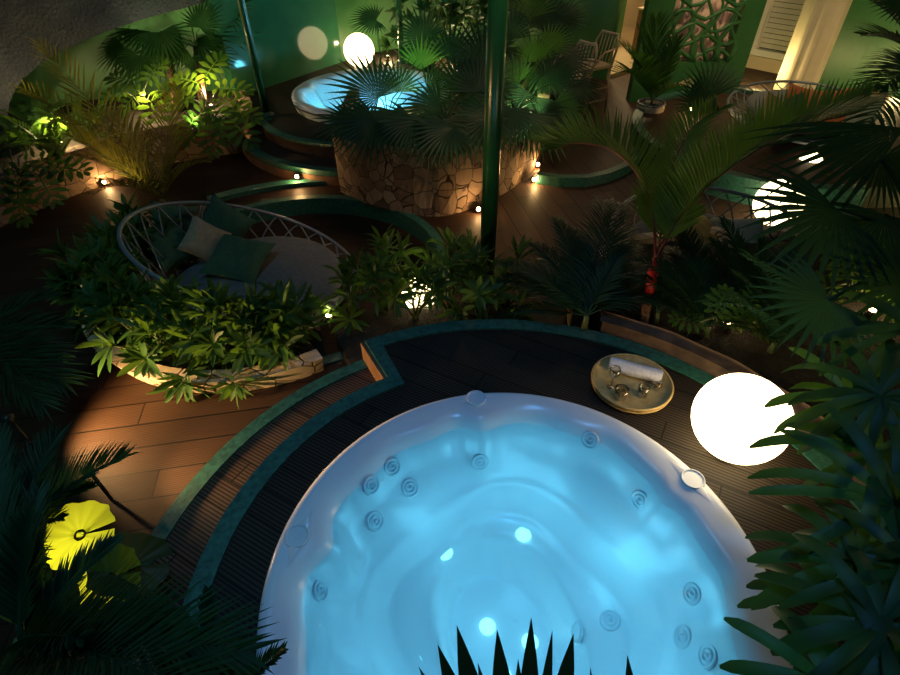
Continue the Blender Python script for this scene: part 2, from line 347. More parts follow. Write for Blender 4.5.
# second tub platform with two steps
def plat(cx, cy, R, a0, a1, z0, z1, mat, name, back):
    P = arc((cx, cy), R - .1, a0, a1, 50); m = MB(); holed(m, P + back, [circ(TB, 1.1)], z1); struct(m.build(name, mat, smooth=False))
    m = MB(); m.strip(P, arc((cx, cy), R, a0, a1, 50), z0, z1 + .012); struct(m.build('trim_' + name[6:], 'band', smooth=False))
    m = MB(); m.strip(arc((cx, cy), R + .001, a0, a1, 50), arc((cx, cy), R + .012, a0, a1, 50), z0, z1 - .05); struct(m.build('trim_riser_' + name[6:], 'riser', smooth=False))
DK2 = .0
plat(-1.0, 7.75, 1.88, 206, 330, FL, -.18, 'tread', 'floor_lower_step', [(1.2, 9.3), (-2.75, 9.3)])
m = MB(); 
P = [tuple(Z(240, 120, DK2)[:2])] + [tuple(Z(270, 121, DK2)[:2])] + arc((-1.12, 7.68), 1.36, 195, 330, 40) + [(1.3, 8.6), (1.3, 11), (-3.3, 11), (-3.3, 8.0)]
holed(m, P, [circ(TB, 1.05)], DK2); struct(m.build('floor_upper_platform', 'deck', smooth=False))
m = MB(); m.strip(arc((-1.12, 7.68), 1.355, 195, 330, 50), arc((-1.12, 7.68), 1.45, 195, 330, 50), -.02, DK2 + .012)
a_, b_ = Z(238, 119, DK2), Z(271, 121, DK2); m.strip([(a_.x, a_.y + .1), (b_.x, b_.y + .1)], [(a_.x, a_.y), (b_.x, b_.y)], -.02, DK2 + .012)
struct(m.build('trim_platform', 'band', smooth=False))
m = MB(); m.strip(arc((-1.12, 7.68), 1.36, 195, 330, 50), arc((-1.12, 7.68), 1.42, 195, 330, 50), -.3, -.021)
m.strip([(a_.x, a_.y + .1), (b_.x, b_.y + .1)], [(a_.x, a_.y + .03), (b_.x, b_.y + .03)], -.3, -.021); struct(m.build('trim_platform_riser', 'riser', smooth=False))
# right raised platforms
P1 = [tuple(Z(a, b, -.22)[:2]) for a, b in ((538, 171), (560, 174), (585, 174), (604, 170), (622, 163), (640, 150), (700, 150), (700, 120), (610, 120), (560, 140))]
m = MB(); m.prism(P1, FL, -.24); struct(m.build('floor_right_low_platform', 'floor2', smooth=False))
e1 = P1[:6]; m = MB(); m.strip(e1, offs(e1, -.09), FL, -.225); struct(m.build('trim_right_low_edge', 'band', smooth=False))
RC = (4.15, 6.75); RR = 1.62
P2 = arc(RC, RR, 60, 275, 60)
m = MB(); m.prism(P2 + [(6.5, 5.2), (6.5, 8.3)], FL, -.1); struct(m.build('floor_right_platform', 'floor2', smooth=False))
m = MB(); m.strip(arc(RC, RR, 60, 275, 60), arc(RC, RR + .12, 60, 275, 60), FL, -.06); struct(m.build('trim_right_platform', 'band', smooth=False))
# ------------------------------------------------------------------ walls
def wallseg(name, pts, mat, z0=-.4, z1=5.5, th=.15):
    m = MB(); m.strip(pts, offs(pts, th), z0, z1); return struct(m.build(name, mat, smooth=False))
def smoothpts(P, n=8):
    o = []
    for i in range(len(P) - 1):
        p0 = P[max(0, i-1)]; p1 = P[i]; p2 = P[i+1]; p3 = P[min(len(P)-1, i+2)]
        for k in range(n):
            t = k / n; o.append(tuple(.5 * ((2*p1[j]) + (-p0[j]+p2[j])*t + (2*p0[j]-5*p1[j]+4*p2[j]-p3[j])*t*t + (-p0[j]+3*p1[j]-3*p2[j]+p3[j])*t**3) for j in (0, 1)))
    o.append(P[-1]); return o
wallseg('wall_gloss', [(-3.05, 8.16), (-1.79, 10.09)], 'gloss')
wallseg('wall_back', smoothpts([(-1.79, 10.09), (-1.2, 10.8), (-.2, 11.25), (.8, 11.2), (1.9, 10.6), (2.83, 10.02)]), 'green')
wallseg('wall_niche', smoothpts([(-10, 4.5), (-7.4, 6.6), (-5.9, 7.5), (-4.5, 8.1), (-3.05, 8.3)]), 'green')
wallseg('wall_left', [(-7.5, -1.6), (-8.2, 3.9)], 'stucco')
# stucco wall with arched opening
A0 = Vector((-7.4, 4.55, 0)); A1 = Vector((-3.75, 7.75, 0)); ad = (A1 - A0).normalized(); an = Vector((-ad.y, ad.x, 0))
def onplane(px, py):
    d = ray(px, py); t = (A0 - CP).dot(an) / d.dot(an); q = CP + d * t; return (q - A0).dot(ad), q.z
crv = [onplane(a, b) for a, b in ((8, 165), (8, 118), (9, 104), (14, 92), (24, 78), (40, 64), (60, 52), (90, 38), (120, 27), (150, 17), (185, 8), (225, -4))]
s1 = (A1 - A0).length
if crv[-1][0] < s1: crv.append((s1, crv[-1][1] + .3))
m = MB(); TOPZ = 6.0
def ap(s, z, off=0): q = A0 + ad * s + an * off; return (q.x, q.y, z)
th = .25
for off in (0, th):
    m.add([ap(-3, -.4, off), ap(crv[0][0], -.4, off), ap(crv[0][0], TOPZ, off), ap(-3, TOPZ, off)], [(0, 1, 2, 3)])
    for (s, z), (t, w) in zip(crv, crv[1:]):
        if t - s > .001: m.add([ap(s, z, off), ap(t, w, off), ap(t, TOPZ, off), ap(s, TOPZ, off)], [(0, 1, 2, 3)])
for (s, z), (t, w) in zip([(crv[0][0], -.4)] + crv, crv): m.add([ap(s, z), ap(t, w), ap(t, w, th), ap(s, z, th)], [(0, 1, 2, 3)])
struct(m.build('wall_arch', 'stucco', smooth=False))
# right side: wall with glazed opening, doorway room, recess window, round column
def wall_plane(px, py, a, b):
    a = Vector((*a, 0)); b = Vector((*b, 0)); d = (b - a).normalized(); nn = Vector((-d.y, d.x, 0)); r_ = ray(px, py); t = (a - CP).dot(nn) / r_.dot(nn); q = CP + r_ * t; return (q - a).dot(d), q.z
CA, CB = (2.9, 8.78), (4.62, 8.85)
w0, _ = wall_plane(673, 15, CA, CB); w1, _ = wall_plane(742, 15, CA, CB); _, wz = wall_plane(700, 62, CA, CB)
m = MB()
def cseg(s0, s1_, z0, z1, y0=0, y1=.16):
    L = math.hypot(CB[0]-CA[0], CB[1]-CA[1]); dx, dy = (CB[0]-CA[0])/L, (CB[1]-CA[1])/L
    P = [(CA[0]+dx*s-dy*o, CA[1]+dy*s+dx*o) for s, o in ((s0, y0), (s1_, y0), (s1_, y1), (s0, y1))]; m.prism(P, z0, z1)
LC = math.hypot(CB[0]-CA[0], CB[1]-CA[1])
cseg(0, w0, FL, 5.5); cseg(w1, LC, FL, 5.5); cseg(w0, w1, FL, wz); struct(m.build('wall_garden_room', 'green', smooth=False))
wallseg('wall_garden_room_side', [(4.62, 8.85), (5.6, 10.9)], 'green', -.4, 5.5, .12)
m = MB(); N = 60
Pc = [(CA[0] + w0 - .05 + (w1 - w0 + .1) * i / N, CA[1] + .26 + .03 * math.sin(i * 1.1)) for i in range(N + 1)]
m.strip(Pc, offs(Pc, .01), wz - .1, 5.4)
o = tag(m.build('window_curtain', 'pink'), 'pale rose curtain behind the green shadow lattice in the glazed opening', 'curtain')
# added lattice standing in for plant shadows across the opening
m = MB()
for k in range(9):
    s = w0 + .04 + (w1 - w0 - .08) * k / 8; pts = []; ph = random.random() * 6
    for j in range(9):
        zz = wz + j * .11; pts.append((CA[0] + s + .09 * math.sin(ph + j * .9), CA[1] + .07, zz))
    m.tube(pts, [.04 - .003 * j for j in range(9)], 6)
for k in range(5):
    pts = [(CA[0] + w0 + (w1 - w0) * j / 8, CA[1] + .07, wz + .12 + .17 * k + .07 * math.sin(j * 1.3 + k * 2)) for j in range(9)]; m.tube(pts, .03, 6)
tag(m.build('shadow_lattice', 'green'), 'added green lattice shaped as plant shadows across the glazed opening', 'shadow shape')
# room beyond the doorway
m = MB(); m.prism([(2.83, 10.02), (3.75, 10.78), (5.8, 12.6), (4.6, 14.2), (1.0, 13.0)], FL, -.27); struct(m.build('floor_doorway', 'tan', smooth=False))
wallseg('wall_room_back', [(1.0, 13.0), (4.6, 14.2), (5.8, 12.6)], 'cream')
wallseg('wall_room_jamb', [(3.30, 11.9), (3.55, 12.05)], 'green', -.3, 5, .2)
wallseg('wall_room_right', [(4.45, 11.3), (4.75, 13.2)], 'cream', -.3, 5, .1)
# recess window on the right
wa, wb = Vector((5.66, 10.86, 0)), Vector((6.9, 9.3, 0)); wd = (wb - wa).normalized(); wn_ = Vector((-wd.y, wd.x, 0)); wang = math.atan2(wd.y, wd.x)
wallseg('wall_recess', [tuple(wa[:2]), tuple((wa + wd * .05)[:2])], 'cream')
root = empty('window_1', wa, None, None); struct(root)
m = MB()
for s in (.06, 1.1): q = wa + wd * s; m.box((q.x, q.y, FL + .25), .1, .12, 5, wang)
q = wa + wd * .58; m.box((q.x, q.y, FL + .2), 1.15, .14, .1, wang); m.build('window_frame', 'white', root, False)
m = MB(); q = wa + wd * .58 + wn_ * .05
for k in range(60): m.box((q.x, q.y, FL + .32 + k * .08), .98, .02, .07, wang)
m.build('window_blind', 'blind', root, False)
m = MB(); q = wa + wd * .58; m.box((q.x, q.y, FL), 1.25, .3, .2, wang); struct(m.build('trim_recess_ledge', 'cream', smooth=False))
m = MB(); prof = []
for i in range(49):
    a = 2 * PI * i / 48; prof.append((5.76 + (.30 + .012 * math.sin(a * 9)) * math.cos(a), 9.27 + (.30 + .012 * math.sin(a * 9)) * math.sin(a)))
m.prism(prof[:-1], FL, 5.5); struct(m.build('column', 'curtain', smooth=False))
wallseg('wall_right', smoothpts([(5.95, 9.15), (6.6, 9.02), (7.6, 8.4), (8.4, 7.2), (8.6, 3), (8.4, -1.5)]), 'green')
# ------------------------------------------------------------------ poles
def pole(px, py, z, r, label):
    p = Z(px, py, z); root = empty('green_pole', p, label, 'pole')
    m = MB(); m.tube([p, p + V3(0, 0, 5.6 if py < 250 else 3.6)], r, 20); m.build('shaft', 'pole', root)
    m = MB(); m.lathe(p, [(0, 0), (r * 2.1, 0), (r * 2.1, .015), (r * 1.2, .03), (r * 1.05, .05)], 24); m.build('base_plate', 'pole', root)
pole(486, 296, FL, .062, 'thick glossy green metal pole rising in front of the stone fan palm planter')
pole(267, 115, DK2, .045, 'thin green pole beside the left end of the far tub platform')
pole(402, 62, DK2, .05, 'dark green pole behind the far tub and the glowing globe')
# ------------------------------------------------------------------ tubs
def shell(rn, a, lob=True):
    """height of the tub interior for radius rn (m) and angle a"""
    w = .905 + .012 * math.cos(3 * a - 3.3) - sum(.055 * math.exp(-((((a - b + PI) % (2*PI)) - PI) / .10) ** 2) for b in SPK) + .012 * math.cos(14 * a)
    seat = .60 + .05 * math.cos(4 * a + .5); foot = .36 + .07 * math.cos(2 * a + 2.5)
    K = [(0, -.80), (foot - .04, -.79), (foot + .07, -.50), (seat - .06, -.46), (seat + .10, -.30), (w - .06, -.15), (w - .01, -.05), (w + .04, .02), (w + .075, .042), (1.035, .058), (1.08, .06), (1.10, .045), (1.105, -.05)]
    for (r0, z0), (r1, z1) in zip(K, K[1:]):
        if rn <= r1:
            t = (rn - r0) / max(1e-6, r1 - r0); t = t * t * (3 - 2 * t) if -.9 < z0 < -.4 else t; return z0 + (z1 - z0) * t
    return K[-1][1]
SPK = [math.atan2(Z(*p, .05).y - TC[1], Z(*p, .05).x - TC[0]) for p in ((476, 400), (297, 538), (692, 481))] + [math.radians(-60), math.radians(-120)]
RL = list(np.linspace(0, 1.06, 54)) + [1.075, 1.09, 1.1, 1.103, 1.105]
def tubmesh(c, zb, n=144, skirt=.3):
    m = MB(); vs = []
    for r in RL:
        for k in range(n):
            a = 2 * PI * k / n; vs.append((c[0] + r * math.cos(a), c[1] + r * math.sin(a), zb + (shell(r, a) if r < 1.104 else .03)))
    for k in range(n): a = 2 * PI * k / n; vs.append((c[0] + 1.09 * math.cos(a), c[1] + 1.09 * math.sin(a), zb - .01))
    for k in range(n): a = 2 * PI * k / n; vs.append((c[0] + 1.03 * math.cos(a), c[1] + 1.03 * math.sin(a), zb - skirt))
    R_ = len(RL) + 2
    m.add(vs, [(i*n+k, i*n+(k+1) % n, (i+1)*n+(k+1) % n, (i+1)*n+k) for i in range(R_ - 1) for k in range(n)]); return m
def frame_at(c, zb, px, py, off=0):
    d = ray(px, py); best = None
    for i in range(4000):
        q = CP + d * (1.2 + i * .0015)
        x, y = q.x - c[0], q.y - c[1]; r = math.hypot(x, y)
        if r < 1.1 and q.z < zb + shell(r, math.atan2(y, x)) + .001:
            a = math.atan2(y, x); e = .02
            nrm = Vector((-(shell(r + e, a) - shell(r - e, a)) / (2 * e) * math.cos(a), -(shell(r + e, a) - shell(r - e, a)) / (2 * e) * math.sin(a), 1)).normalized(); return q, nrm
    return None
def orient(m, q, nrm):
    r = nrm.to_track_quat('Z', 'Y').to_matrix(); m.v = [tuple(r @ Vector(v) + q) for v in m.v]
def make_tub(c, zb, label, jets, spk):
    root = empty('hot_tub', (c[0], c[1], zb - .3), label, 'hot tub')
    tubmesh(c, zb).build('tub_shell', 'acrylic', root)
    m = MB(); n = 96; vs = [(c[0], c[1], zb - .018)]
    for r in (.45, .93):
        for k in range(n): a = 2*PI*k/n; vs.append((c[0] + r*math.cos(a), c[1] + r*math.sin(a), zb - .018))
    m.add(vs, [(0, 1 + k, 1 + (k+1) % n) for k in range(n)] + [(1+k, 1+n+k, 1+n+(k+1) % n, 1+(k+1) % n) for k in range(n)])
    m.build('water', 'water', root)
    for px, py in jets:
        f = frame_at(c, zb, px, py)
        if not f: continue
        q, nr = f; m = MB(); m.lathe((0, 0, 0), [(.052, 0), (.05, .008), (.043, .01), (.040, .003), (.03, .003), (.028, .012), (.022, .012), (.02, .002), (.012, .002), (.008, .014), (0, .016)], 28); orient(m, q, nr); m.build('jet', 'jet', root)
    for px, py in spk:
        p = Z(px, py, .055); m = MB(); m.lathe((0, 0, 0), [(.056, -.01), (.056, .005), (.050, .007), (.047, .002), (.0, .003)], 36); q = Vector((p.x, p.y, zb + .058))
        orient(m, q, V3(0, 0, 1)); g = m.build('headrest_disc', 'acrylic', root, False); m = MB(); m.ring(q + V3(0, 0, .006), .055, .0045, 36, 6); m.build('disc_ring', 'jet', g)
        a = math.atan2(p.y - c[1], p.x - c[0]); t = Vector((-math.sin(a), math.cos(a), 0)); rad = Vector((math.cos(a), math.sin(a), 0)); m = MB()
        for s in (-1, 1):
            m = MB(); m.add([q + t * s * .05 + rad * .02, q + t * s * .05 - rad * .035, q + t * s * .15 - rad * .02, q + t * s * .058 - rad * .005 + V3(0, 0, .016)], [(0, 1, 3), (1, 2, 3), (0, 3, 2)]); m.build('rim_fin', 'acrylic', root)
    return root
jets = [(392, 467), (371, 485), (410, 488), (375, 521), (692, 594), (683, 637), (708, 656), (610, 620), (480, 462), (590, 440), (640, 500), (320, 590)]
tub = make_tub(TC, .0 + .01, 'large round white hot tub in the foreground with glowing blue water', jets, [(476, 400), (297, 538), (692, 481)])
for px, py in ((578, 632),):
    f = frame_at(TC, .01, px, py)
    if f:
        m = MB(); m.lathe((0, 0, 0), [(.05, 0), (.05, .01), (.03, .014), (0, .014)], 24); orient(m, f[0], f[1]); m.build('suction_cover', 'jet', tub)
tub2 = make_tub(TB, .10, 'far round white hot tub on the raised platform, behind fan palms', [], [])
def uw(tub, c, zb, ang, r, z, p):
    q = Vector((c[0] + r * math.cos(ang), c[1] + r * math.sin(ang), zb + z)); m = MB(); m.lathe(q, [(0, .012), (.04, .012), (.045, 0)], 20); m.build('underwater_lens', 'bluelens', tub)
    light('POINT', q + V3(0, 0, .34 if r > .4 else .2), p, (.17, .70, .96), .08)
for a, p in ((-100, .3), (10, .3), (130, .4)): uw(tub, TC, .01, math.radians(a), .14, -.79, p)
for a, r, p in ((75, .50, 1.5), (20, .50, 1.9), (-40, .5, 1.6), (200, .50, .9), (130, .5, 1.2), (255, .5, 1.1)):
    uw(tub, TC, .01, math.radians(a), r, -.485, p)
for a in (90, 210, 330): uw(tub2, TB, .10, math.radians(a), .5, -.48, 14)
# ------------------------------------------------------------------ planters
def planter_wall(name, pts, z0, z1, th, mat, flip=1):
    m = MB(); m.strip(pts, offs(pts, th * flip), z0, z1); return struct(m.build(name, mat, smooth=False))
P1C = (-1.65, 3.89)
base = arc(P1C, 1.32, 150, 303, 60)
m = MB(); top = arc(P1C, 1.38, 150, 303, 60); inner = arc(P1C, 1.26, 150, 303, 60); n = len(base)
vs = [(*p, FL) for p in base] + [(*p, FL + .17) for p in top] + [(*p, FL + .17) for p in inner] + [(*p, FL) for p in inner]
m.add(vs, [(j*n+i, j*n+i+1, (j+1)*n+i+1, (j+1)*n+i) for j in range(3) for i in range(n-1)] + [(0, n, 2*n, 3*n), (n-1, 2*n-1, 3*n-1, 4*n-1)])
struct(m.build('wall_crescent_planter', 'palestone', smooth=False))
inn = arc(P1C, .98, 150, 310, 40)
planter_wall('wall_crescent_inner', inn, -.54, FL + .17, .06, 'stone', -1)
m = MB(); m.strip(arc(P1C, 1.0, 150, 303, 60), arc(P1C, 1.27, 150, 303, 60), FL - .1, FL + .13); tag(m.build('planting_soil', 'soil', smooth=False), 'soil of the crescent planter in front of the round daybed', 'soil', kind='stuff')
s2i = [(-.87, 3.05), (-.72, 3.3), (-.3, 3.35), (.2, 3.42), (.62, 3.35)]; s2o = [polar(1.87, a) for a in (121, 111, 101, 91, 80)]
m = MB(); m.strip(s2i, s2o, FL - .1, FL + .13); tag(m.build('planting_soil', 'soil', smooth=False), 'soil strip between the tub deck and the green pole', 'soil', kind='stuff')
cpts = smoothpts([(-1.27, 7.3), (-1.27, 6.4), (-1.25, 5.84), (-1.17, 5.66), (-.75, 5.32), (-.09, 5.10), (.47, 5.45), (.85, 5.9), (1.12, 6.4), (1.3, 7.0), (1.36, 7.7)], 6)
planter_wall('wall_centre_planter', cpts, FL, .32, .14, 'stone', 1)
m = MB(); m.prism(offs(cpts, .1) + [(1.2, 8.6), (-.2, 8.6)] , -.3, .22) if False else m.prism([(-1.15, 5.86), (-.7, 5.45), (-.09, 5.22), (.4, 5.55), (.95, 6.4), (1.2, 7.2), (1.2, 7.9), (.6, 7.6), (-.1, 7.0), (-.6, 6.75), (-1.15, 6.75)], -.3, .24)
tag(m.build('planting_soil', 'soil', smooth=False), 'soil inside the curved stone planter of fan palms', 'soil', kind='stuff')
lp = smoothpts([(-5.6, 3.6), (-4.95, 4.5), (-4.47, 5.51), (-4.09, 6.01), (-3.75, 6.45), (-3.25, 6.78), (-2.72, 6.97), (-2.6, 7.4), (-2.9, 8.1)], 6)
planter_wall('wall_left_planter', lp, FL, .12, .15, 'stone', 1)
m = MB(); m.prism([(-5.8, 3.6), (-5.1, 4.6), (-4.6, 5.6), (-4.2, 6.15), (-3.3, 6.9), (-2.85, 7.1), (-2.95, 8.2), (-3.3, 8.4), (-4.5, 8.6), (-6.2, 8.6), (-8.2, 7.9), (-8.4, 3.6)], -.3, .07)
tag(m.build('planting_soil', 'soil', smooth=False), 'soil of the long left planter below the arch', 'soil', kind='stuff')
# ------------------------------------------------------------------ lamps
def globe(p, R, label, power):
    root = empty('globe_lamp', p, label, 'lamp'); m = MB()
    k = 24; prof = [(R * math.sin(PI * i / k), R + .012 - R * math.cos(PI * i / k)) for i in range(k + 1)]
    m.lathe(p, prof, 40); m.build('globe', 'globe', root)
    m = MB(); m.lathe(p, [(0, 0), (R * .42, 0), (R * .42, .02), (R * .3, .03)], 24); m.build('base', 'white', root)
def ground_at(px, py, R, fl):                    # centre pixel of a globe standing on a floor
    q = Z(px, py, fl + R); return Vector((q.x, q.y, fl))
globe(ground_at(740, 420, .235, 0), .235, 'largest glowing white globe lamp on the deck beside the big tub', 0)
globe(ground_at(359, 51, .25, DK2), .25, 'glowing globe lamp beside the green wall at the far tub', 0)
globe(ground_at(778, 204, .225, FL), .225, 'glowing globe lamp half hidden by dark palm blades at right', 0)
globe(ground_at(807, 166, .15, FL), .15, 'small glimpse of globe lamp above the palm-covered globe at right', 0)
globe(ground_at(419, 296, .14, FL), .14, 'small globe lamp hidden among the shrubs left of the thick pole', 0)
def uplight(p, label, power, aim=(0, 0, 1), col=WARM, soft=.02, off=.05, group=None, r=.028):
    p = Vector(p); root = empty('spot_light', p, label, 'light', group); a = Vector(aim).normalized()
    m = MB(); m.tube([p, p + V3(0, 0, .03)], .01, 8); m.build('stake', 'black', root)
    c = p + V3(0, 0, .045); m = MB(); m.tube([c - a * .03, c + a * .02], [r * .8, r], 16); m.build('housing', 'black', root)
    m = MB(); m.tube([c + a * .021, c + a * .024], r * .8, 16); m.build('lens', 'lens', root)
    light('POINT', c + a * off, power, col, soft)
def spotl(p, aimpt, label, power, spot=90, col=WARM, hh=.045):
    p = Vector(p); root = empty('spot_light', p, label, 'light'); a = (Vector(aimpt) - p - V3(0, 0, hh)).normalized()
    m = MB(); m.tube([p, p + V3(0, 0, hh - .015)], .01, 8); m.build('stake', 'black', root)
    c = p + V3(0, 0, hh); m = MB(); m.tube([c - a * .03, c + a * .02], [.024, .03], 16); m.build('housing', 'black', root)
    light('SPOT', c + a * .04, power, col, .03, c + a, spot, .8)
uplight(Z(105, 186, FL), 'small warm floor light at the foot of the left stone planter', 7, (.7, -.4, .3))
uplight(Z(298, 180, FL + .05), 'warm light on the curved green edge below the far tub steps', 6, (0, -.6, .2))
uplight(Z(250, 152, FL), 'warm light tucked under the lower step of the far tub', 6, (.5, -.5, .2))
uplight(Z(318, 186, -.50), 'warm light under the curved edge of the sunken floor', 10, (-.6, -.5, .3))
uplight(Z(537, 168, FL), 'upper warm floor light at the right foot of the palm planter', 6, (.1, -.6, .3))
uplight(Z(532, 183, FL), 'lower warm floor light at the right foot of the palm planter', 6, (.5, -.6, .2))
uplight(Z(478, 213, FL), 'warm floor light at the planter foot beside the thick green pole', 5, (.1, -.6, .3))
uplight(Z(689, 113, -.1), 'warm light on the curved edge of the right platform', 4, (0, -.6, .3))
uplight(Z(64, 148, .07), 'bright uplight among ferns under the arch', 34, (-.2, .3, 1), GOLD, off=.2)
uplight(Z(150, 118, .07), 'uplight behind the yellow feather palm in the left planter', 28, (0, .2, 1), GOLD, off=.22)
uplight(Z(212, 110, .07), 'uplight under the split-leaf plant at the left planter end', 22, (0, .2, 1), GOLD, off=.2)
spotl(Z(40, 455, FL), Z(230, 395, FL + .05), 'stake spot by the left palms aimed at the pale crescent planter', 165, 120, hh=.35)
spotl(Z(112, 500, FL), Z(300, 420, -.2), 'stake spot beside the round leaves aimed at the curved step', 60, 100, hh=.3)
light('SPOT', (.62, 3.3, 3.3), 170, (1, .62, .32), .06, (-.1, 5.4, -.1), 62, .8)     # added unseen warm spot washing the stone planter
spotl(Z(395, 140, .24), D(421, 66, 6.9), 'stake spot aimed at the bright upright fan leaf of the stone planter', 130, 40, (1, .95, .5))
spotl(Z(520, 150, .24), D(535, 58, 6.9), 'stake spot aimed at the bright fan leaves right of the pole', 200, 45, (1, .95, .5))
spotl(Z(196, 134, .07), D(172, 40, 7.0), 'stake spot aimed at the crowns of the reddish-trunked palms', 90, 55, (.95, 1, .45))
uplight(Z(95, 308, FL + .13), 'small light buried in the far left end of the crescent shrubs', 1.6, (0, 0, 1), GOLD, off=.06)
# ------------------------------------------------------------------ plants
def rdir(th, el): return Vector((math.cos(th) * math.cos(el), math.sin(th) * math.cos(el), math.sin(el)))
def fan(m, hub, axis, nrm, R, n=26, spread=115, droop=.5, cup=.18):
    axis = Vector(axis).normalized(); nrm = Vector(nrm); nrm = (nrm - axis * nrm.dot(axis)).normalized(); side = axis.cross(nrm)
    dphi = math.radians(spread) * 2 / n
    for i in range(n):
        ph = -math.radians(spread) + dphi * (i + .5); L = R * (.80 + .2 * math.cos(ph)) * random.uniform(.93, 1.04)
        d = axis * math.cos(ph) + side * math.sin(ph) + nrm * cup * (.6 + .4 * math.cos(ph))
        m.blade(hub, d, nrm, L, L * .47 * dphi * .98, droop * random.uniform(.7, 1.3), 6, 'fan', .22)
def feather(m, p, d, L, ll, n=30, bend=.9, w=.022, ang=52, droop=.5, taper=.55, rad=.008, lift=.25, start=.12):
    p = Vector(p); d = Vector(d).normalized(); pts = [p.copy()]; ds = [d.copy()]; seg = 16
    for i in range(seg):
        p = p + d * (L / seg); d = (d + V3(0, 0, -1) * bend / seg * (.4 + 1.2 * i / seg)).normalized(); pts.append(p.copy()); ds.append(d.copy())
    m.tube(pts, [rad * (1 - .8 * i / seg) for i in range(seg + 1)], 5)
    for i in range(n):
        t = start + (1 - start) * i / (n - 1); x = t * seg; k = min(seg - 1, int(x)); q = pts[k].lerp(pts[k+1], x - k); dd = ds[k]
        sd = dd.cross(V3(0, 0, 1))
        if sd.length < .05: sd = dd.cross(V3(0, 1, 0))
        sd.normalize(); nr = sd.cross(dd).normalized()
        l_ = ll * (math.sin(PI * (.15 + .85 * t) ** .8) * (1 - taper) + taper) * random.uniform(.9, 1.08) * (1 if t < .9 else .7)
        a = math.radians(ang * (1 - .45 * t) + random.uniform(-5, 5))
        for s in (-1, 1):
            m.blade(q, dd * math.cos(a) + sd * s * math.sin(a) + nr * lift, nr, l_, w, droop * random.uniform(.6, 1.4), 4, 'spike', .2)
def img_dir(ang, fwd=0.): a = math.radians(ang); return RT * math.cos(a) + UP * math.sin(a) + FW * fwd
def fanpalm(name, base, label, fans, mat='leafblue', trunk_r=.03, top=None, trunkmat='trunk', group=None, petr=.006, fs_=1.15):
    """fans: (px, py, depth, image angle, radius in px, spread, tilt)"""
    base = Vector(base); root = empty(name, base, label, 'palm', group)
    hubs = [D(f[0], f[1], f[2]) for f in fans]; c = sum(hubs, Vector()) / len(hubs)
    if top is None: top = base.lerp(c, .55); top.x = base.x * .6 + c.x * .4; top.y = base.y * .6 + c.y * .4
    top = Vector(top); mid = base.lerp(top, .5)
    m = MB(); m.tube([base - V3(0, 0, .02), mid, top], [trunk_r * 1.2, trunk_r, trunk_r * .8], 10); m.build('trunk', trunkmat, root)
    for f, h in zip(fans, hubs):
        px, py, dep, an_, rp, sp, tl = f[:7]; m = MB(); R = rp / F_PX * dep * fs_; fm = f[7] if len(f) > 7 else mat  # a fan's own material paints lit fans a brighter green
        ax = img_dir(an_, tl); nr = V3(0, 0, 1) * .6 - FW * .8
        fan(m, h, ax, nr, R, max(12, int(sp / 4.6)), sp, .4)
        q = top.lerp(h, .5) + V3(0, 0, .06); m.tube([top, q, h], petr, 5); m.build('frond', fm, root)
    return root
# centre planter fan palms (depths 5.8 - 7.4)
fanpalm('fan_palm', Z(385, 146, .24), 'fan palm at the left front of the stone planter, blades over the far tub',
  [(379, 97, 5.9, 150, 52, 112, 0), (376, 121, 5.3, 225, 50, 105, .0), (402, 114, 5.4, 255, 50, 95, .0), (421, 70, 6.6, 88, 31, 62, 0, 'leaflit'), (428, 92, 6.2, 10, 42, 95, 0), (352, 122, 5.4, 200, 38, 90, 0), (376, 20, 7.6, 190, 26, 125, 0), (398, 92, 6.3, 100, 34, 100, 0)])
fanpalm('fan_palm', Z(440, 150, .24), 'fan palm in the middle of the stone planter with wide dark drooping fans',
  [(440, 108, 5.6, 200, 48, 110, 0), (458, 90, 5.9, 30, 50, 110, 0), (432, 122, 5.1, 262, 48, 105, 0), (466, 118, 5.1, 290, 52, 105, 0), (450, 60, 6.6, 60, 38, 100, 0), (478, 92, 5.8, 70, 46, 110, 0), (452, 128, 5.0, 230, 46, 95, 0), (484, 66, 6.4, 100, 44, 100, 0), (414, 120, 5.1, 230, 44, 100, 0), (425, 40, 7.4, 130, 34, 100, 0)])
fanpalm('fan_palm', Z(500, 142, .24), 'fan palm right of the thick pole with bright lit upper fans',
  [(537, 62, 6.6, 100, 30, 85, 0, 'leaflit'), (548, 48, 6.9, 40, 27, 80, 0, 'leaflit'), (530, 18, 7.4, 80, 30, 70, 0, 'leaflit'), (520, 82, 6.3, 160, 42, 110, 0), (550, 84, 6.5, 30, 38, 105, 0), (508, 108, 5.3, 245, 48, 110, 0), (536, 116, 5.8, 300, 46, 105, 0), (510, 40, 6.8, 110, 38, 100, 0), (560, 60, 6.9, 330, 36, 100, 0), (526, 116, 5.5, 270, 42, 100, 0), (552, 108, 6.3, 320, 38, 100, 0), (492, 118, 5.1, 220, 46, 100, 0), (545, 70, 6.7, 280, 36, 110, 0), (548, 106, 5.9, 295, 44, 95, 0), (534, 96, 5.9, 240, 42, 100, 0)])
fanpalm('fan_palm', (.95, 7.3, .24), 'tall fan palm at the back right end of the stone planter',
  [(540, 30, 7.6, 60, 38, 100, 0), (560, 22, 7.6, 20, 30, 110, 0), (525, 12, 7.8, 120, 32, 110, 0), (555, 95, 7, 280, 35, 100, 0), (575, 85, 7, 310, 28, 100, 0), (562, 45, 7.4, 250, 34, 110, 0)])
uplight(Z(415, 112, .24), 'uplight between the left and middle fan palms', 7, (0, .1, 1), (.85, 1, .35), off=.1)
uplight(Z(528, 106, .24), 'uplight below the bright fan palm right of the thick pole', 14, (0, .1, 1), (.85, 1, .35), off=.1)
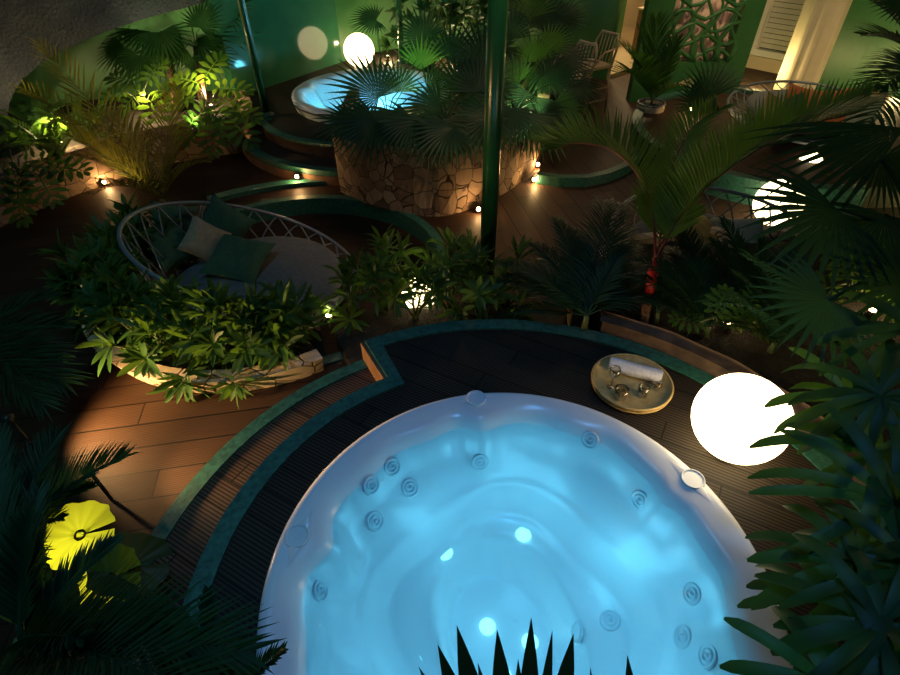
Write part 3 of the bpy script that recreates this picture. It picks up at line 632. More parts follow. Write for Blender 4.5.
def bushy(name, base, label, spots, Lf, W, mat='leafshrub', nleaf=12, kind='obl', cat='shrub', group=None, droop=.5, stemmat='stem', spread=(.0, 1.2)):
    base = Vector(base); root = empty(name, base, label, cat, group); ms = MB(); ml = MB()
    for q in spots:
        q = Vector(q); mid = base.lerp(q, .5) + V3(random.uniform(-.03, .03), random.uniform(-.03, .03), 0)
        ms.tube([base - V3(0, 0, .02), mid, q], [.011, .008, .005], 5)
        axis = (q - base).normalized(); u = axis.orthogonal().normalized(); w = axis.cross(u); a0 = random.random() * 6
        for k in range(nleaf):
            a = a0 + k * 2.399; el = random.uniform(*spread)
            d = (u * math.cos(a) + w * math.sin(a)) * math.cos(el) + axis * math.sin(el)
            L = Lf * random.uniform(.7, 1.1); ml.blade(q + axis * (random.uniform(-.06, .03) * Lf / .18), d, axis, L, W * random.uniform(.85, 1.1), droop * random.uniform(.5, 1.4), 6, kind, .15)
    ms.build('stem', stemmat, root); ml.build('foliage', mat, root); return root
# dark leafy tree behind the centre planter with warm lit leaves
def cloud(px, py, dep, rx, ry, n):
    return [D(px + random.gauss(0, rx), py + random.gauss(0, ry), dep + random.gauss(0, .3)) for _ in range(n)]
b = Vector((-.35, 9.3, DK2)); bushy('leafy_tree', b, 'dark leafy tree behind the far tub, right of the glowing globe', cloud(435, 20, 8.6, 22, 22, 40), .22, .07, 'leaf', 9, 'lance', 'tree')
b = Vector((.5, 9.6, DK2)); bushy('leafy_tree', b, 'dark leafy tree behind the thick green pole', cloud(478, 22, 8.8, 22, 22, 36), .22, .07, 'leaf', 9, 'lance', 'tree')
uplight(b + V3(-.35, .3, 0), 'warm uplight under the leafy trees behind the far tub', 25, (0, 0, 1), GOLD, off=.15)
# crescent planter shrubs
random.seed(21)
G1 = 'shrubs in the crescent planter'
for k in range(17):
    a = math.radians(158 + 142 * k / 16); lo = .75 if k < 3 else 1; r = (.1 if k < 7 else 0) + 1.09 + .05 * (-1) ** k; bx = Vector((P1C[0] + r * math.cos(a), P1C[1] + r * math.sin(a), FL + .13)); sp = []
    for j in range(10):
        e = rdir(random.random() * 6.28, 0) * random.uniform(.03, .27); out_ = Vector((math.cos(a), math.sin(a), 0)) * .01
        sp.append(bx + e + out_ + V3(0, 0, lo * random.uniform(.1, .5 if k > 6 else .52) - .5 * e.length))
    bushy('leafy_shrub', bx, 'glossy green shrub packed in the crescent planter before the round daybed', sp, .2, .042, 'leafshrub', 13, group=G1)
G2 = 'shrubs around the thick pole foot'
for (px, py) in ((352, 315), (385, 312), (415, 318), (450, 312), (478, 316), (505, 312), (395, 290), (455, 292)):
    bx = Z(px, py, FL + .13); sp = []
    for j in range(7):
        e = rdir(random.random() * 6.28, 0) * random.uniform(.03, .22); sp.append(bx + e + V3(0, 0, random.uniform(.14, .55) - .4 * e.length))
    bushy('leafy_shrub', bx, 'dark green shrub in the strip between tub deck and thick green pole', sp, .2, .036, 'leafshrub', 13, group=G2)
for i, (px, py, w_) in enumerate(((150, 330, 'left'), (215, 345, 'middle'), (280, 338, 'right'), (330, 322, 'last right'))):
    uplight(Z(px, py, FL + .13), {'left': 'small light buried in the left part of the crescent shrubs', 'middle': 'small light buried in the middle of the crescent shrubs', 'right': 'small light buried in the right part of the crescent shrubs', 'last right': 'small light between crescent shrubs and pole shrubs'}[w_], 1.6, (0, 0, 1), GOLD, off=.06)
# left planter plants
fanpalm('fan_palm', Z(205, 118, .07), 'tall fan palm with reddish trunk right of the arch',
  [(198, 42, 7.3, 20, 42, 110, 0), (180, 32, 7.4, 140, 40, 110, 0), (215, 30, 7.6, 340, 40, 100, 0), (190, 15, 7.2, 90, 40, 110, 0), (208, 55, 7.2, 290, 32, 100, 0), (185, 48, 7.1, 210, 34, 100, 0), (225, 12, 7.4, 40, 36, 100, 0), (200, 28, 7.0, 60, 30, 110, 0)], 'leaf', .05, D(196, 48, 7.3))
fanpalm('fan_palm', Z(178, 112, .07), 'fan palm with dark crown overlapping the edge of the arch',
  [(150, 30, 7.2, 170, 42, 110, 0), (130, 20, 7.3, 200, 42, 100, 0), (165, 45, 7.3, 250, 36, 100, 0), (160, 15, 7.2, 110, 42, 110, 0), (125, 48, 7.1, 230, 32, 100, 0), (112, 30, 7.4, 160, 32, 100, 0), (148, 8, 7.2, 130, 40, 110, 0), (160, 32, 6.9, 290, 34, 100, 0), (140, 55, 7.0, 250, 34, 100, 0)], 'leaf', .05, D(165, 40, 7.3))
def broad(m, p, d, up, L, W, lobes=7, cut=.55, droop=.4):
    """heart leaf cut into lobes"""
    p = Vector(p); d = Vector(d).normalized(); s = d.cross(Vector(up)).normalized(); nr = s.cross(d)
    c = p + d * L * .25; m.blade(p, d, up, L, .02, droop, 5, 'lance')
    for sg in (-1, 1):
        for k in range(lobes):
            t = k / (lobes - 1); q = p + d * L * (.06 + .8 * t) - nr * L * .12 * t * t
            a = math.radians(118 - 85 * t); l_ = W * .58 * (math.sin(PI * (.22 + .62 * t)) + .1)
            m.blade(q, d * math.cos(a) + s * sg * math.sin(a) + nr * .12, nr, l_, L * .8 / lobes * 1.25, droop, 4, 'obl', .05)
def monstera(base, label, leaves, mat='leaflit', size=.36):
    base = Vector(base); root = empty('split_leaf_plant', base, label, 'plant'); ms = MB(); ml = MB()
    for (px, py, dep, an_) in leaves:
        q = D(px, py, dep); ms.tube([base, base.lerp(q, .5) + V3(0, 0, .08), q], .009, 5)
        broad(ml, q, img_dir(an_, .05) , V3(0, 0, 1) - FW * .6, size * random.uniform(.85, 1.15), size, 6)
    ms.build('stem', 'stem', root); ml.build('foliage', mat, root)
monstera(Z(212, 122, .07), 'split-leaf plant brightly lit at the right end of the left planter',
  [(200, 84, 6.8, 160), (205, 78, 6.9, 60), (218, 88, 6.8, 0), (222, 98, 6.7, 330), (205, 108, 6.6, 230), (218, 112, 6.6, 290), (232, 108, 6.7, 340), (195, 118, 6.5, 240), (212, 122, 6.5, 270), (232, 120, 6.6, 310), (192, 98, 6.7, 190)])
monstera(Z(145, 112, .07), 'split-leaf plant lit from below in front of the green niche wall',
  [(132, 82, 6.9, 160), (148, 80, 6.9, 60), (140, 92, 6.8, 220), (158, 90, 6.8, 350), (125, 92, 6.8, 190), (150, 100, 6.7, 290)])
monstera(Z(20, 178, .07), 'dark split-leaf plant at the left edge hanging over the stone planter',
  [(10, 150, 5.6, 160), (25, 152, 5.6, 50), (40, 160, 5.6, 340), (20, 168, 5.5, 260), (5, 172, 5.5, 220), (38, 175, 5.5, 300), (18, 185, 5.4, 270), (50, 168, 5.6, 0)], 'leaf', .34)
def featherpalm(name, base, label, fr, mat='leaf', cat='palm', group=None, w=.022, trunk=None, n=30, droop=.5, ll=.3, ang=52, stemr=.02, lift=.25, trunkmat='stem'):
    """fr: (px, py, depth) of each frond tip, bend"""
    base = Vector(base); root = empty(name, base, label, cat, group); top = Vector(trunk) if trunk is not None else base + V3(0, 0, .08)
    m = MB(); m.tube([base - V3(0, 0, .02), base.lerp(top, .5), top], [stemr * 1.2, stemr, stemr * .8], 8); m.build('trunk' if trunk is not None else 'stem', trunkmat, root)
    for (px, py, dep, bend) in fr:
        tip = D(px, py, dep); v = tip - top; L = v.length * (1 + .1 * bend); d = v.normalized() + V3(0, 0, .42 * bend); m = MB()
        feather(m, top, d, L, ll * min(1.3, L / .9), n, bend, w, ang, droop, rad=.007, lift=lift); m.build('frond', mat, root)
    return root
featherpalm('feather_palm', Z(165, 206, FL), 'feather palm with yellowish lit fronds behind the left side of the daybed',
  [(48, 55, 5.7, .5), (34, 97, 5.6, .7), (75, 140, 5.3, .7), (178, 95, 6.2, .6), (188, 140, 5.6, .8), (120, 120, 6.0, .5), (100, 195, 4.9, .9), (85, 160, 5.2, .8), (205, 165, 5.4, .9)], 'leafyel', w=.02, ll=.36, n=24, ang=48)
for i, (px, py, lab) in enumerate(((28, 150, 'fern at the left edge of the arch'), (60, 158, 'bright fern right above the arch uplight'), (88, 146, 'fern between the arch uplight and the yellow feather palm'), (45, 135, 'fern at the back of the arched niche'))):
    b = Z(px, py, .07); root = empty('fern', b, lab, 'fern'); m = MB()
    for k in range(12):
        th_ = k * 2.4; feather(m, b, rdir(th_, random.uniform(.6, 1.2)), random.uniform(.45, .65), .1, 22, 1.3, .022, 75, .2, rad=.004)
    m.build('foliage', 'leafshrub', root)
# right bed: areca palms, red stem palm, broad leaves
random.seed(5)
def areca(base, label, tips, **k): featherpalm('feather_palm', base, label, tips, 'leafblue', **k)
def tips(cx, cy, dep, n, rad, a0=10, a1=170, bend=.9):
    o = []
    for i in range(n):
        a = math.radians(a0 + (a1 - a0) * (i + .5) / n + random.uniform(-8, 8)); r = rad * random.uniform(.65, 1.05)
        o.append((cx + r * math.cos(a), cy - r * math.sin(a) * .95, dep + random.uniform(-.35, .35), bend * random.uniform(.7, 1.3)))
    return o
areca(Z(585, 325, .06), 'feather palm clump behind the back edge of the tub deck, left of the red-stemmed palm', tips(590, 300, 4.1, 19, 92, -20, 195), ll=.22, w=.014, n=36, droop=1.1)
areca(Z(705, 336, .06), 'feather palm clump behind the brown curb, right of the red-stemmed palm', tips(705, 310, 3.8, 16, 85, -10, 175), ll=.22, w=.014, n=36, droop=1.1)
areca(Z(752, 330, .06), 'feather palm clump left of the big fan palm at the right', tips(755, 300, 3.6, 12, 80, 0, 180), ll=.22, w=.014, n=34, droop=1.1)
rb = Z(643, 325, .06); rt = D(656, 258, 3.55)
root = empty('red_stem_palm', rb, 'red-stemmed palm with two big arching fronds forming a V', 'palm')
m = MB(); m.tube([rb - V3(0, 0, .02), rb.lerp(rt, .25), rb.lerp(rt, .5)], [.034, .03, .028], 12); m.build('trunk', 'trunk', root)
m = MB(); m.tube([rb.lerp(rt, .48), rb.lerp(rt, .6), rb.lerp(rt, .8), rt], [.029, .034, .036, .016], 12); m.build('crownshaft', 'redstem', root)
def path_frond(root, pts, ll, n, w, mat, ang, droop, lift, rachis, flip=1, updir=None):
    P = smooth3(pts); tot = len(P); m = MB(); m.tube(P, [.012 * (1 - .75 * i / tot) for i in range(tot)], 6)
    o = m.build('rachis', rachis, root) if False else None
    ml = MB()
    for i in range(n):
        t = .12 + .88 * i / (n - 1); x = t * (tot - 1.001); k = int(x); q = P[k].lerp(P[k+1], x - k); dd = (P[k+1] - P[k]).normalized()
        nr = Vector(updir if updir else (0, 0, 1)); sd = dd.cross(nr).normalized(); nr = sd.cross(dd)
        l_ = ll * (.5 + .5 * math.sin(PI * (.1 + .8 * t))) * random.uniform(.93, 1.05); a = math.radians(ang * (1 - .35 * t))
        for s in (-1, 1): ml.blade(q, dd * math.cos(a) + sd * s * math.sin(a) + nr * lift, nr, l_, w, droop * random.uniform(.7, 1.3), 6, 'spike', .2)
    fr = ml.build('frond', mat, root); m.build('rachis', rachis, fr)
def smooth3(P, n=6):
    P = [Vector(p) for p in P]; o = []
    for i in range(len(P) - 1):
        p0 = P[max(0, i-1)]; p1 = P[i]; p2 = P[i+1]; p3 = P[min(len(P)-1, i+2)]
        for k in range(n):
            t = k / n; o.append(.5 * ((2*p1) + (-p0+p2)*t + (2*p0-5*p1+4*p2-p3)*t*t + (-p0+3*p1-3*p2+p3)*t**3))
    o.append(P[-1]); return o
path_frond(root, [rt, D(652, 215, 3.7), D(640, 178, 3.7), D(612, 150, 3.75), D(575, 143, 3.85), D(556, 150, 3.9)], .34, 60, .022, 'leafshrub', 62, .25, .75, 'rachis')
path_frond(root, [rt, D(676, 225, 3.6), D(702, 192, 3.5), D(745, 158, 3.4), D(800, 128, 3.3), D(860, 112, 3.25)], .34, 66, .028, 'leafshrub', 60, .2, .85, 'rachis')
path_frond(root, [rt, D(664, 215, 3.8), D(672, 170, 3.95), D(690, 130, 4.1), D(715, 112, 4.2)], .30, 40, .026, 'leafshrub', 55, .3, .4, 'rachis')
monstera(Z(722, 330, .06), 'broad-leaf plant brightly lit above the brown curb', [(700, 322, 3.4, 170), (715, 312, 3.4, 60), (730, 322, 3.35, 20), (745, 312, 3.4, 60), (755, 328, 3.3, 350)], 'leaflit', .17)
areca(Z(770, 352, .06), 'feather palm clump rising behind the largest globe lamp', tips(775, 330, 3.0, 13, 75, 5, 185), ll=.2, w=.014, n=30, droop=1.1)
areca(Z(655, 322, .06), 'low feather palm clump at the foot of the red-stemmed palm', tips(668, 312, 3.9, 10, 52, 15, 165), ll=.16, w=.012, n=28, droop=1.1)
uplight(Z(724, 330, .06), 'uplight inside the broad-leaf plant behind the curb', 2.2, (0, 0, 1), GOLD, off=.06)
monstera(Z(850, 300, .06), 'broad-leaf plant lit yellow behind the right fan palm blades', [(835, 285, 3.6, 200), (850, 278, 3.6, 70), (868, 285, 3.5, 340), (880, 262, 3.8, 100), (893, 275, 3.7, 20), (845, 268, 3.8, 130), (885, 300, 3.4, 320)], 'leaflit', .26)
uplight(Z(868, 318, .06), 'uplight in the broad-leaf plant at the right', 3, (0, 0, 1), GOLD, off=.06)
b = Vector((5.2, 5.0, FL)); bushy('leafy_shrub', b, 'small-leaved shrub lit bright green above the right globe lamps', cloud(866, 168, 6.0, 12, 14, 22), .09, .04, 'leaflit', 12)
uplight(b + V3(-.1, -.3, 0), 'uplight under the small-leaved shrub at right', 12, (0, 0, 1), (.9, 1, .4), off=.1)
# big dark fan palm on the right
fanpalm('fan_palm', (3.15, 2.55, .06), 'large dark fan palm at the right edge with long arching blades',
  [(905, 128, 2.7, 203, 165, 30, .1), (838, 210, 2.5, 215, 110, 88, -.1), (829, 300, 2.3, 215, 92, 110, -.2), (885, 215, 2.6, 250, 100, 90, -.1), (925, 75, 3.0, 190, 52, 80, 0), (905, 5, 3.2, 200, 36, 80, 0), (905, 290, 2.4, 190, 95, 100, -.2), (880, 160, 2.8, 300, 70, 100, 0)],
  'leafblue', .05, D(925, 260, 2.9), petr=.009, fs_=1.0)
featherpalm('feather_palm', (4.6, 4.2, FL), 'dark feather palm hanging into the upper right corner', [(868, 40, 4.6, .8), (880, 95, 4.4, .9), (872, 5, 4.8, .7), (860, 140, 4.3, .9)], 'leafblue', trunk=D(925, 70, 4.8), trunkmat='trunk', ll=.4, w=.028, n=34)
# strap-leaved lady palms, right foreground
random.seed(11)
def lady(base, label, hubs, W=.048, mat='leaf'):
    base = Vector(base); root = empty('lady_palm', base, label, 'palm'); ms = MB()
    hub_pts = [(D(h[0], h[1], h[2]), h[3]) for h in hubs]
    for q, L in hub_pts: ms.tube([base + V3(random.uniform(-.08, .08), random.uniform(-.08, .08), 0), base.lerp(q, .55) + V3(0, 0, .05), q], [.012, .010, .006], 6)
    ms.build('stem', 'stem', root)
    for q, L in hub_pts:
        m = MB(); ax = (CP + V3(-.2, .7, .3) - q).normalized() * .5 + V3(-.25, .1, .8); ax.normalize(); u = ax.orthogonal().normalized(); w = ax.cross(u); a0 = random.random() * 6; n = 12
        for k in range(n):
            a = a0 + 2 * PI * k / n + random.uniform(-.15, .15); el = random.uniform(-.1, .6)
            m.blade(q, (u * math.cos(a) + w * math.sin(a)) * math.cos(el) + ax * math.sin(el), ax, L * random.uniform(.75, 1.1), W * random.uniform(.75, 1.1), random.uniform(.7, 2.0), 9, 'strap', .12)
        m.build('frond', mat, root)
lady((2.45, 1.75, .06), 'lady palm crown directly right of the largest globe lamp', [(880, 395, 1.95, .40), (915, 330, 2.1, .42), (868, 455, 1.9, .36), (850, 400, 2.1, .3)])
lady((2.25, 1.2, .06), 'lady palm crown overhanging the right rim of the big tub', [(895, 505, 1.75, .42), (855, 560, 1.7, .34), (915, 570, 1.6, .4), (830, 600, 1.75, .28)])
lady((2.0, .75, .06), 'lady palm crown in the bottom right corner', [(880, 625, 1.5, .36), (835, 690, 1.45, .3), (900, 690, 1.4, .34)])
# bottom centre leaves rising in front of the tub
b = Z(540, 1000, .0); b.z = 0; root = empty('strap_leaf_plant', (b.x, b.y - .35, FL), 'dark pointed leaves rising at the bottom edge in front of the tub', 'plant'); hub = D(525, 735, 1.15)
m = MB(); m.tube([Vector(root.location), hub], .012, 6); m.build('stem', 'stem', root); m = MB()
for (px, py, w) in ((419, 668, .03), (438, 646, .045), (457, 627, .052), (497, 631, .05), (531, 619, .045), (518, 660, .03), (552, 632, .028), (573, 635, .05), (590, 668, .02), (627, 656, .035), (478, 664, .03)):
    tp = D(px, py, 1.2); st = D(px * .55 + 234, 750, 1.16)
    if px > 585: st = D(px + 6, 745, 1.18)
    v = tp - st; m.blade(st, v.normalized() + V3(0, 0, .06), -FW, v.length * 1.02, w, .12, 7, 'lance', .2)
m.build('foliage', 'leafshade', root)  # unlit silhouette painted in as dark leaf colour
# bottom left palms
random.seed(3)
def palmleft(base, label, hub, tipsl, ll=.3, w=.013): featherpalm('feather_palm', base, label, tipsl, 'leafblue', trunk=hub, ll=ll, w=w, n=40, droop=.25, ang=42, lift=.35)
palmleft((-2.05, .75, FL), 'narrow-leaved palm in the bottom left corner', D(20, 640, 1.75),
  [(165, 620, 1.75, .6), (40, 500, 2.0, .5), (235, 655, 1.55, .8), (120, 680, 1.5, .8), (0, 480, 2.0, .5), (170, 640, 1.6, .7), (70, 580, 1.9, .5), (30, 520, 1.8, .5), (112, 548, 1.95, .5), (80, 640, 1.5, .6), (200, 690, 1.4, .7)], .32)
palmleft((-2.75, 1.5, FL), 'narrow-leaved palm with a fan-like frond over the walkway at left', D(15, 530, 2.3),
  [(122, 462, 2.5, .7), (60, 440, 2.6, .6), (0, 440, 2.5, .6), (60, 520, 2.2, .7), (40, 590, 2.0, .8), (90, 490, 2.4, .6), (40, 560, 2.0, .8)], .34)
palmleft((-.95, .42, FL), 'small narrow-leaved palm at the bottom beside the teal deck edge', D(215, 720, 1.7),
  [(210, 595, 1.75, .3), (280, 655, 1.6, .6), (185, 620, 1.8, .4), (245, 640, 1.7, .5), (160, 660, 1.7, .6), (262, 690, 1.5, .7)], .22)
featherpalm('feather_palm', (-3.7, 2.6, FL), 'narrow-leaved palm reaching in from the left edge', [(50, 300, 3.4, .5), (60, 330, 3.2, .6), (55, 360, 3.0, .6), (62, 385, 2.9, .7), (40, 405, 2.8, .8)], 'leafblue', trunk=D(-45, 345, 3.1), ll=.36, w=.014, n=34, ang=35)
# round leaves
def roundleaf(m, c, nrm, up, R, notch=.5, fold=0):
    nrm = Vector(nrm).normalized(); u = Vector(up); u = (u - nrm * u.dot(nrm)).normalized(); w = nrm.cross(u); N = 48; Rg = 6; vs = [Vector(c)]
    for j in range(1, Rg + 1):
        for k in range(N):
            a = notch / 2 + (2 * PI - notch) * k / (N - 1); r = R * j / Rg * (1 + .035 * math.sin(11 * a) * (j / Rg) ** 2)
            z = .14 * R * (j / Rg) ** 2 * math.sin(a * 3 + 1) + fold * R * (j / Rg) ** 1.5 * abs(math.sin(a)) + .03 * R * math.sin(a * 14) * j / Rg
            vs.append(Vector(c) + (u * math.cos(a) + w * math.sin(a)) * r + nrm * z)
    fs = [(0, 1 + k, 2 + k) for k in range(N - 1)]
    for j in range(Rg - 1): fs += [(1+j*N+k, 2+j*N+k, 2+(j+1)*N+k, 1+(j+1)*N+k) for k in range(N - 1)]
    m.add(vs, fs)
rbse = Z(95, 590, FL); root = empty('round_leaf_plant', rbse, 'plant with big round leaves glowing lime yellow beside the curved step', 'plant')
la = [(D(80, 535, 2.35), (.1, -.3, 1), .15, 'leafroundlit', 'lime lit round leaf'), (D(110, 578, 2.25), (.0, -.4, 1), .135, 'leafroundlit', 'lime lit round leaf'), (D(130, 566, 2.3), (.3, .1, 1), .16, 'leafshade', 'dark shaded olive leaf')]
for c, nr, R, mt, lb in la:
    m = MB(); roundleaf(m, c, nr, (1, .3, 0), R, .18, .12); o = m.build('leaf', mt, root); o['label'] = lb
    m = MB(); m.tube([rbse, rbse.lerp(c, .5), c - V3(0, 0, .03)], .0025, 5); m.build('petiole', 'stem', o)
spotl(Z(70, 606, FL + .0), D(104, 574, 2.3), 'small lamp hidden below the lime round leaves', 24, 110, GOLD)
uplight(Z(388, 60, DK2), 'warm uplight by the green wall right of the far globe', 16, (0, .5, 1), GOLD, off=.1)
# ------------------------------------------------------------------ round basket daybeds
def pillow(c, sx, sy, sz, rot, mat, label, group=None):
    m = MB(); N = 14; vs = []
    for s in (1, -1):
        for i in range(N + 1):
            for j in range(N + 1):
                x = 2 * i / N - 1; y = 2 * j / N - 1
                px_ = x * (1 - .10 * (1 - y * y)) ; py_ = y * (1 - .10 * (1 - x * x)); h = ((1 - x**4) * (1 - y**4)) ** .55
                vs.append((px_ * sx / 2, py_ * sy / 2, s * sz / 2 * h + .004 * math.sin(x * 9 + y * 5) * h))
    n1 = (N + 1) ** 2; fs = []
    for i in range(N):
        for j in range(N):
            a = i * (N + 1) + j; fs += [(a, a + N + 1, a + N + 2, a + 1), (n1 + a, n1 + a + 1, n1 + a + N + 2, n1 + a + N + 1)]
    m.add(vs, fs); o = m.build('throw_pillow', mat); o.location = c; o.rotation_euler = rot; tag(o, label, 'pillow', group); return o
def daybed(c, fl, label, z0, k1, k2, R=.87, bottom=.62, mtop=.24, scale=1):
    root = empty('basket_daybed', (c[0], c[1], fl), label, 'daybed'); zf = lambda a: z0 + k1 * math.cos(a) + k2 * math.sin(a)
    m = MB(); m.ring((c[0], c[1], 0), R, .017, 80, 8, zf); m.build('rim', 'metal', root)
    m = MB(); m.ring((c[0], c[1], fl + .02), bottom, .017, 64, 8); m.ring((c[0], c[1], fl + .2), bottom + .08, .01, 64, 6); m.build('base_ring', 'metal', root)
    m = MB(); n = 26
    for i in range(n):
        for s in (-1, 1):
            a0 = 2 * PI * i / n; a1 = a0 + s * 2 * PI / n * 1.5; pts = []
            for k in range(7):
                t = k / 6; a = a0 + (a1 - a0) * t; r = bottom + (R - bottom) * t ** .7; z = fl + .02 + (zf(a) - fl - .02) * t; pts.append((c[0] + r * math.cos(a), c[1] + r * math.sin(a), z))
            m.tube(pts, .008, 5, False)
    m.build('basket_frame', 'metal', root)
    m = MB(); prof = [(0, fl + .06), (bottom, fl + .06), (bottom + .05, fl + .1), (bottom + .09, fl + mtop - .04), (bottom + .07, fl + mtop - .01), (bottom + .03, fl + mtop), (0, fl + mtop + .01)]
    m.lathe((c[0], c[1], 0), prof, 56); m.build('mattress', 'mattress', root); return root
DC = (-1.70, 3.92); daybed(DC, -.52, 'round metal basket daybed with grey mattress inside the crescent planter', .0, -.34, -.14, bottom=.66)
mt = -.27
def pl(px, py, z, sx, rot, mat, label): pillow(Z(px, py, z), sx, sx, .15, rot, mat, label)
r_ = math.radians
pl(176, 226, mt + .24, .42, (r_(60), r_(25), r_(35)), 'greenfab', 'dark green pillow standing upright at the left of the daybed')
pl(222, 227, mt + .16, .46, (r_(52), r_(35), r_(-12)), 'greenfab', 'dark green pillow leaning on the back rim of the daybed')
pl(205, 241, mt + .18, .36, (r_(45), r_(40), r_(10)), 'beigefab', 'beige pillow between the green pillows of the daybed')
pl(172, 247, mt + .18, .38, (r_(50), r_(10), r_(60)), 'greenfab', 'blue green pillow against the left rim of the daybed')
pl(238, 258, mt + .09, .52, (r_(14), r_(8), r_(-10)), 'greenfab', 'green pillow lying flat nearest the grey mattress')
D2 = Z(806, 108, .1); daybed((D2.x, D2.y), -.1, 'round metal basket daybed with orange pillows beside the cream column', .07, .03, .10, R=.92)
for (px, py, z, s, ro, mt_, lb) in ((776, 104, .38, .46, (60, 20, 30), 'yelfab', 'olive yellow pillow at the left of the orange-pillow daybed'), (789, 106, .36, .46, (55, -15, 10), 'greenfab', 'green pillow left of the orange pillows'),
    (802, 97, .42, .48, (62, 10, -10), 'orangefab', 'left orange pillow in the far right daybed'), (826, 99, .4, .46, (60, -12, -25), 'orangefab', 'right orange pillow in the far right daybed'), (848, 104, .36, .6, (40, -5, -40), 'palefab', 'large pale green pillow in the far right daybed')):
    pillow(Z(px, py + 11, z - .16), s, s, .16, tuple(math.radians(v) for v in ro), mt_, lb)
D3 = Z(712, 238, .0); daybed((D3.x, D3.y), FL, 'round metal basket daybed behind the red-stemmed palm', .02, .02, .05, R=.85)
pillow(Z(704, 240, .02), .44, .44, .15, (r_(35), r_(10), r_(40)), 'yelfab', 'mustard pillow on the daybed behind the red-stemmed palm')
pillow(Z(735, 240, .02), .44, .44, .15, (r_(35), r_(-10), r_(-20)), 'palefab', 'pale green pillow right of the mustard pillow')
# ------------------------------------------------------------------ tray with towel and glasses
tp = Z(631, 384, .03); tp.z = 0.0; root = empty('round_tray', tp, 'round bamboo tray on the deck between tub and largest globe', 'tray')
m = MB(); m.lathe(tp, [(0, .002), (.20, .002), (.225, .02), (.235, .05), (.238, .058), (.230, .058), (.222, .03), (.20, .016), (0, .014)], 56); m.build('tray_body', 'wicker', root)
m = MB(); m.ring(tp + V3(0, 0, .058), .235, .008, 56, 8); m.ring(tp + V3(0, 0, .028), .231, .006, 56, 8); m.build('rim', 'wicker', root)
zt = .017
m = MB(); a, b = Z(611, 364, .06), Z(660, 377, .06); a.z = b.z = zt + .045; N = 22; vs = []; ax = (b - a).normalized(); sd = ax.cross(V3(0, 0, 1))
for i in range(9):
    q = a.lerp(b, i / 8)
    for k in range(N):
        t = 2 * PI * k / N; rr = .044 + .002 * math.sin(3 * t + i); vs.append(q + (sd * math.cos(t) + V3(0, 0, 1) * math.sin(t)) * rr)
m.add(vs, [(i*N+k, i*N+(k+1) % N, (i+1)*N+(k+1) % N, (i+1)*N+k) for i in range(8) for k in range(N)])
for e, q in ((0, a), (8, b)):      # rolled end: rings of folded cloth
    for rr in (.036, .026, .015):
        pts = [q + (ax * (-.004 if e == 0 else .004)) + (sd * math.cos(t) + V3(0, 0, 1) * math.sin(t)) * rr for t in np.linspace(0, 2 * PI, 20)]; m.tube(pts, .006, 6)
    m.add([q + (sd * math.cos(2*PI*k/N) + V3(0, 0, 1) * math.sin(2*PI*k/N)) * .042 for k in range(N)], [tuple(range(N))])
tag(rebase(m.build('rolled_towel', 'towel')), 'rolled white towel lying at the back of the tray', 'towel')
def tumbler(px, py, R, H_, label, drink='whiskey'):
    p = Z(px, py, zt + H_ * .5); p.z = zt; root = empty('drinking_glass', p, label, 'glass')
    m = MB(); m.lathe(p, [(0, 0), (R * .85, 0), (R, H_), (R - .003, H_), (R * .82, .008), (0, .008)], 28); m.build('glass_body', 'glass', root)
    m = MB(); m.lathe(p, [(0, .0095), (R * .78, .0095), (R * .84, H_ * .5), (0, H_ * .5)], 24); m.build('drink', drink, root)
    for k in range(2):
        m = MB(); m.box((p.x + (-.012 + .024 * k), p.y + .006 * k, zt + H_ * .42), .018, .018, .018, k); m.build('ice_cube', 'glass', root, False)
tumbler(621, 393, .042, .075, 'short glass of amber drink, leftmost on the tray')
tumbler(643, 391, .034, .08, 'glass of amber drink in the middle of the tray')
tumbler(656, 385, .032, .055, 'small glass of dark amber drink, rightmost on the tray')
p = Z(612, 372, .13); p.z = 0
gx = Z(611, 386, zt); root = empty('wine_glass', (gx.x, gx.y, zt), 'clear stemmed glass in front of the towel end', 'glass')
m = MB(); m.lathe((gx.x, gx.y, zt), [(0, 0), (.028, .0), (.028, .003), (.004, .008), (.0035, .075), (.018, .085), (.033, .105), (.036, .125), (.031, .15), (.0295, .15), (.034, .125), (.031, .107), (.016, .088), (0, .082)], 28); m.build('glass_body', 'glass', root)
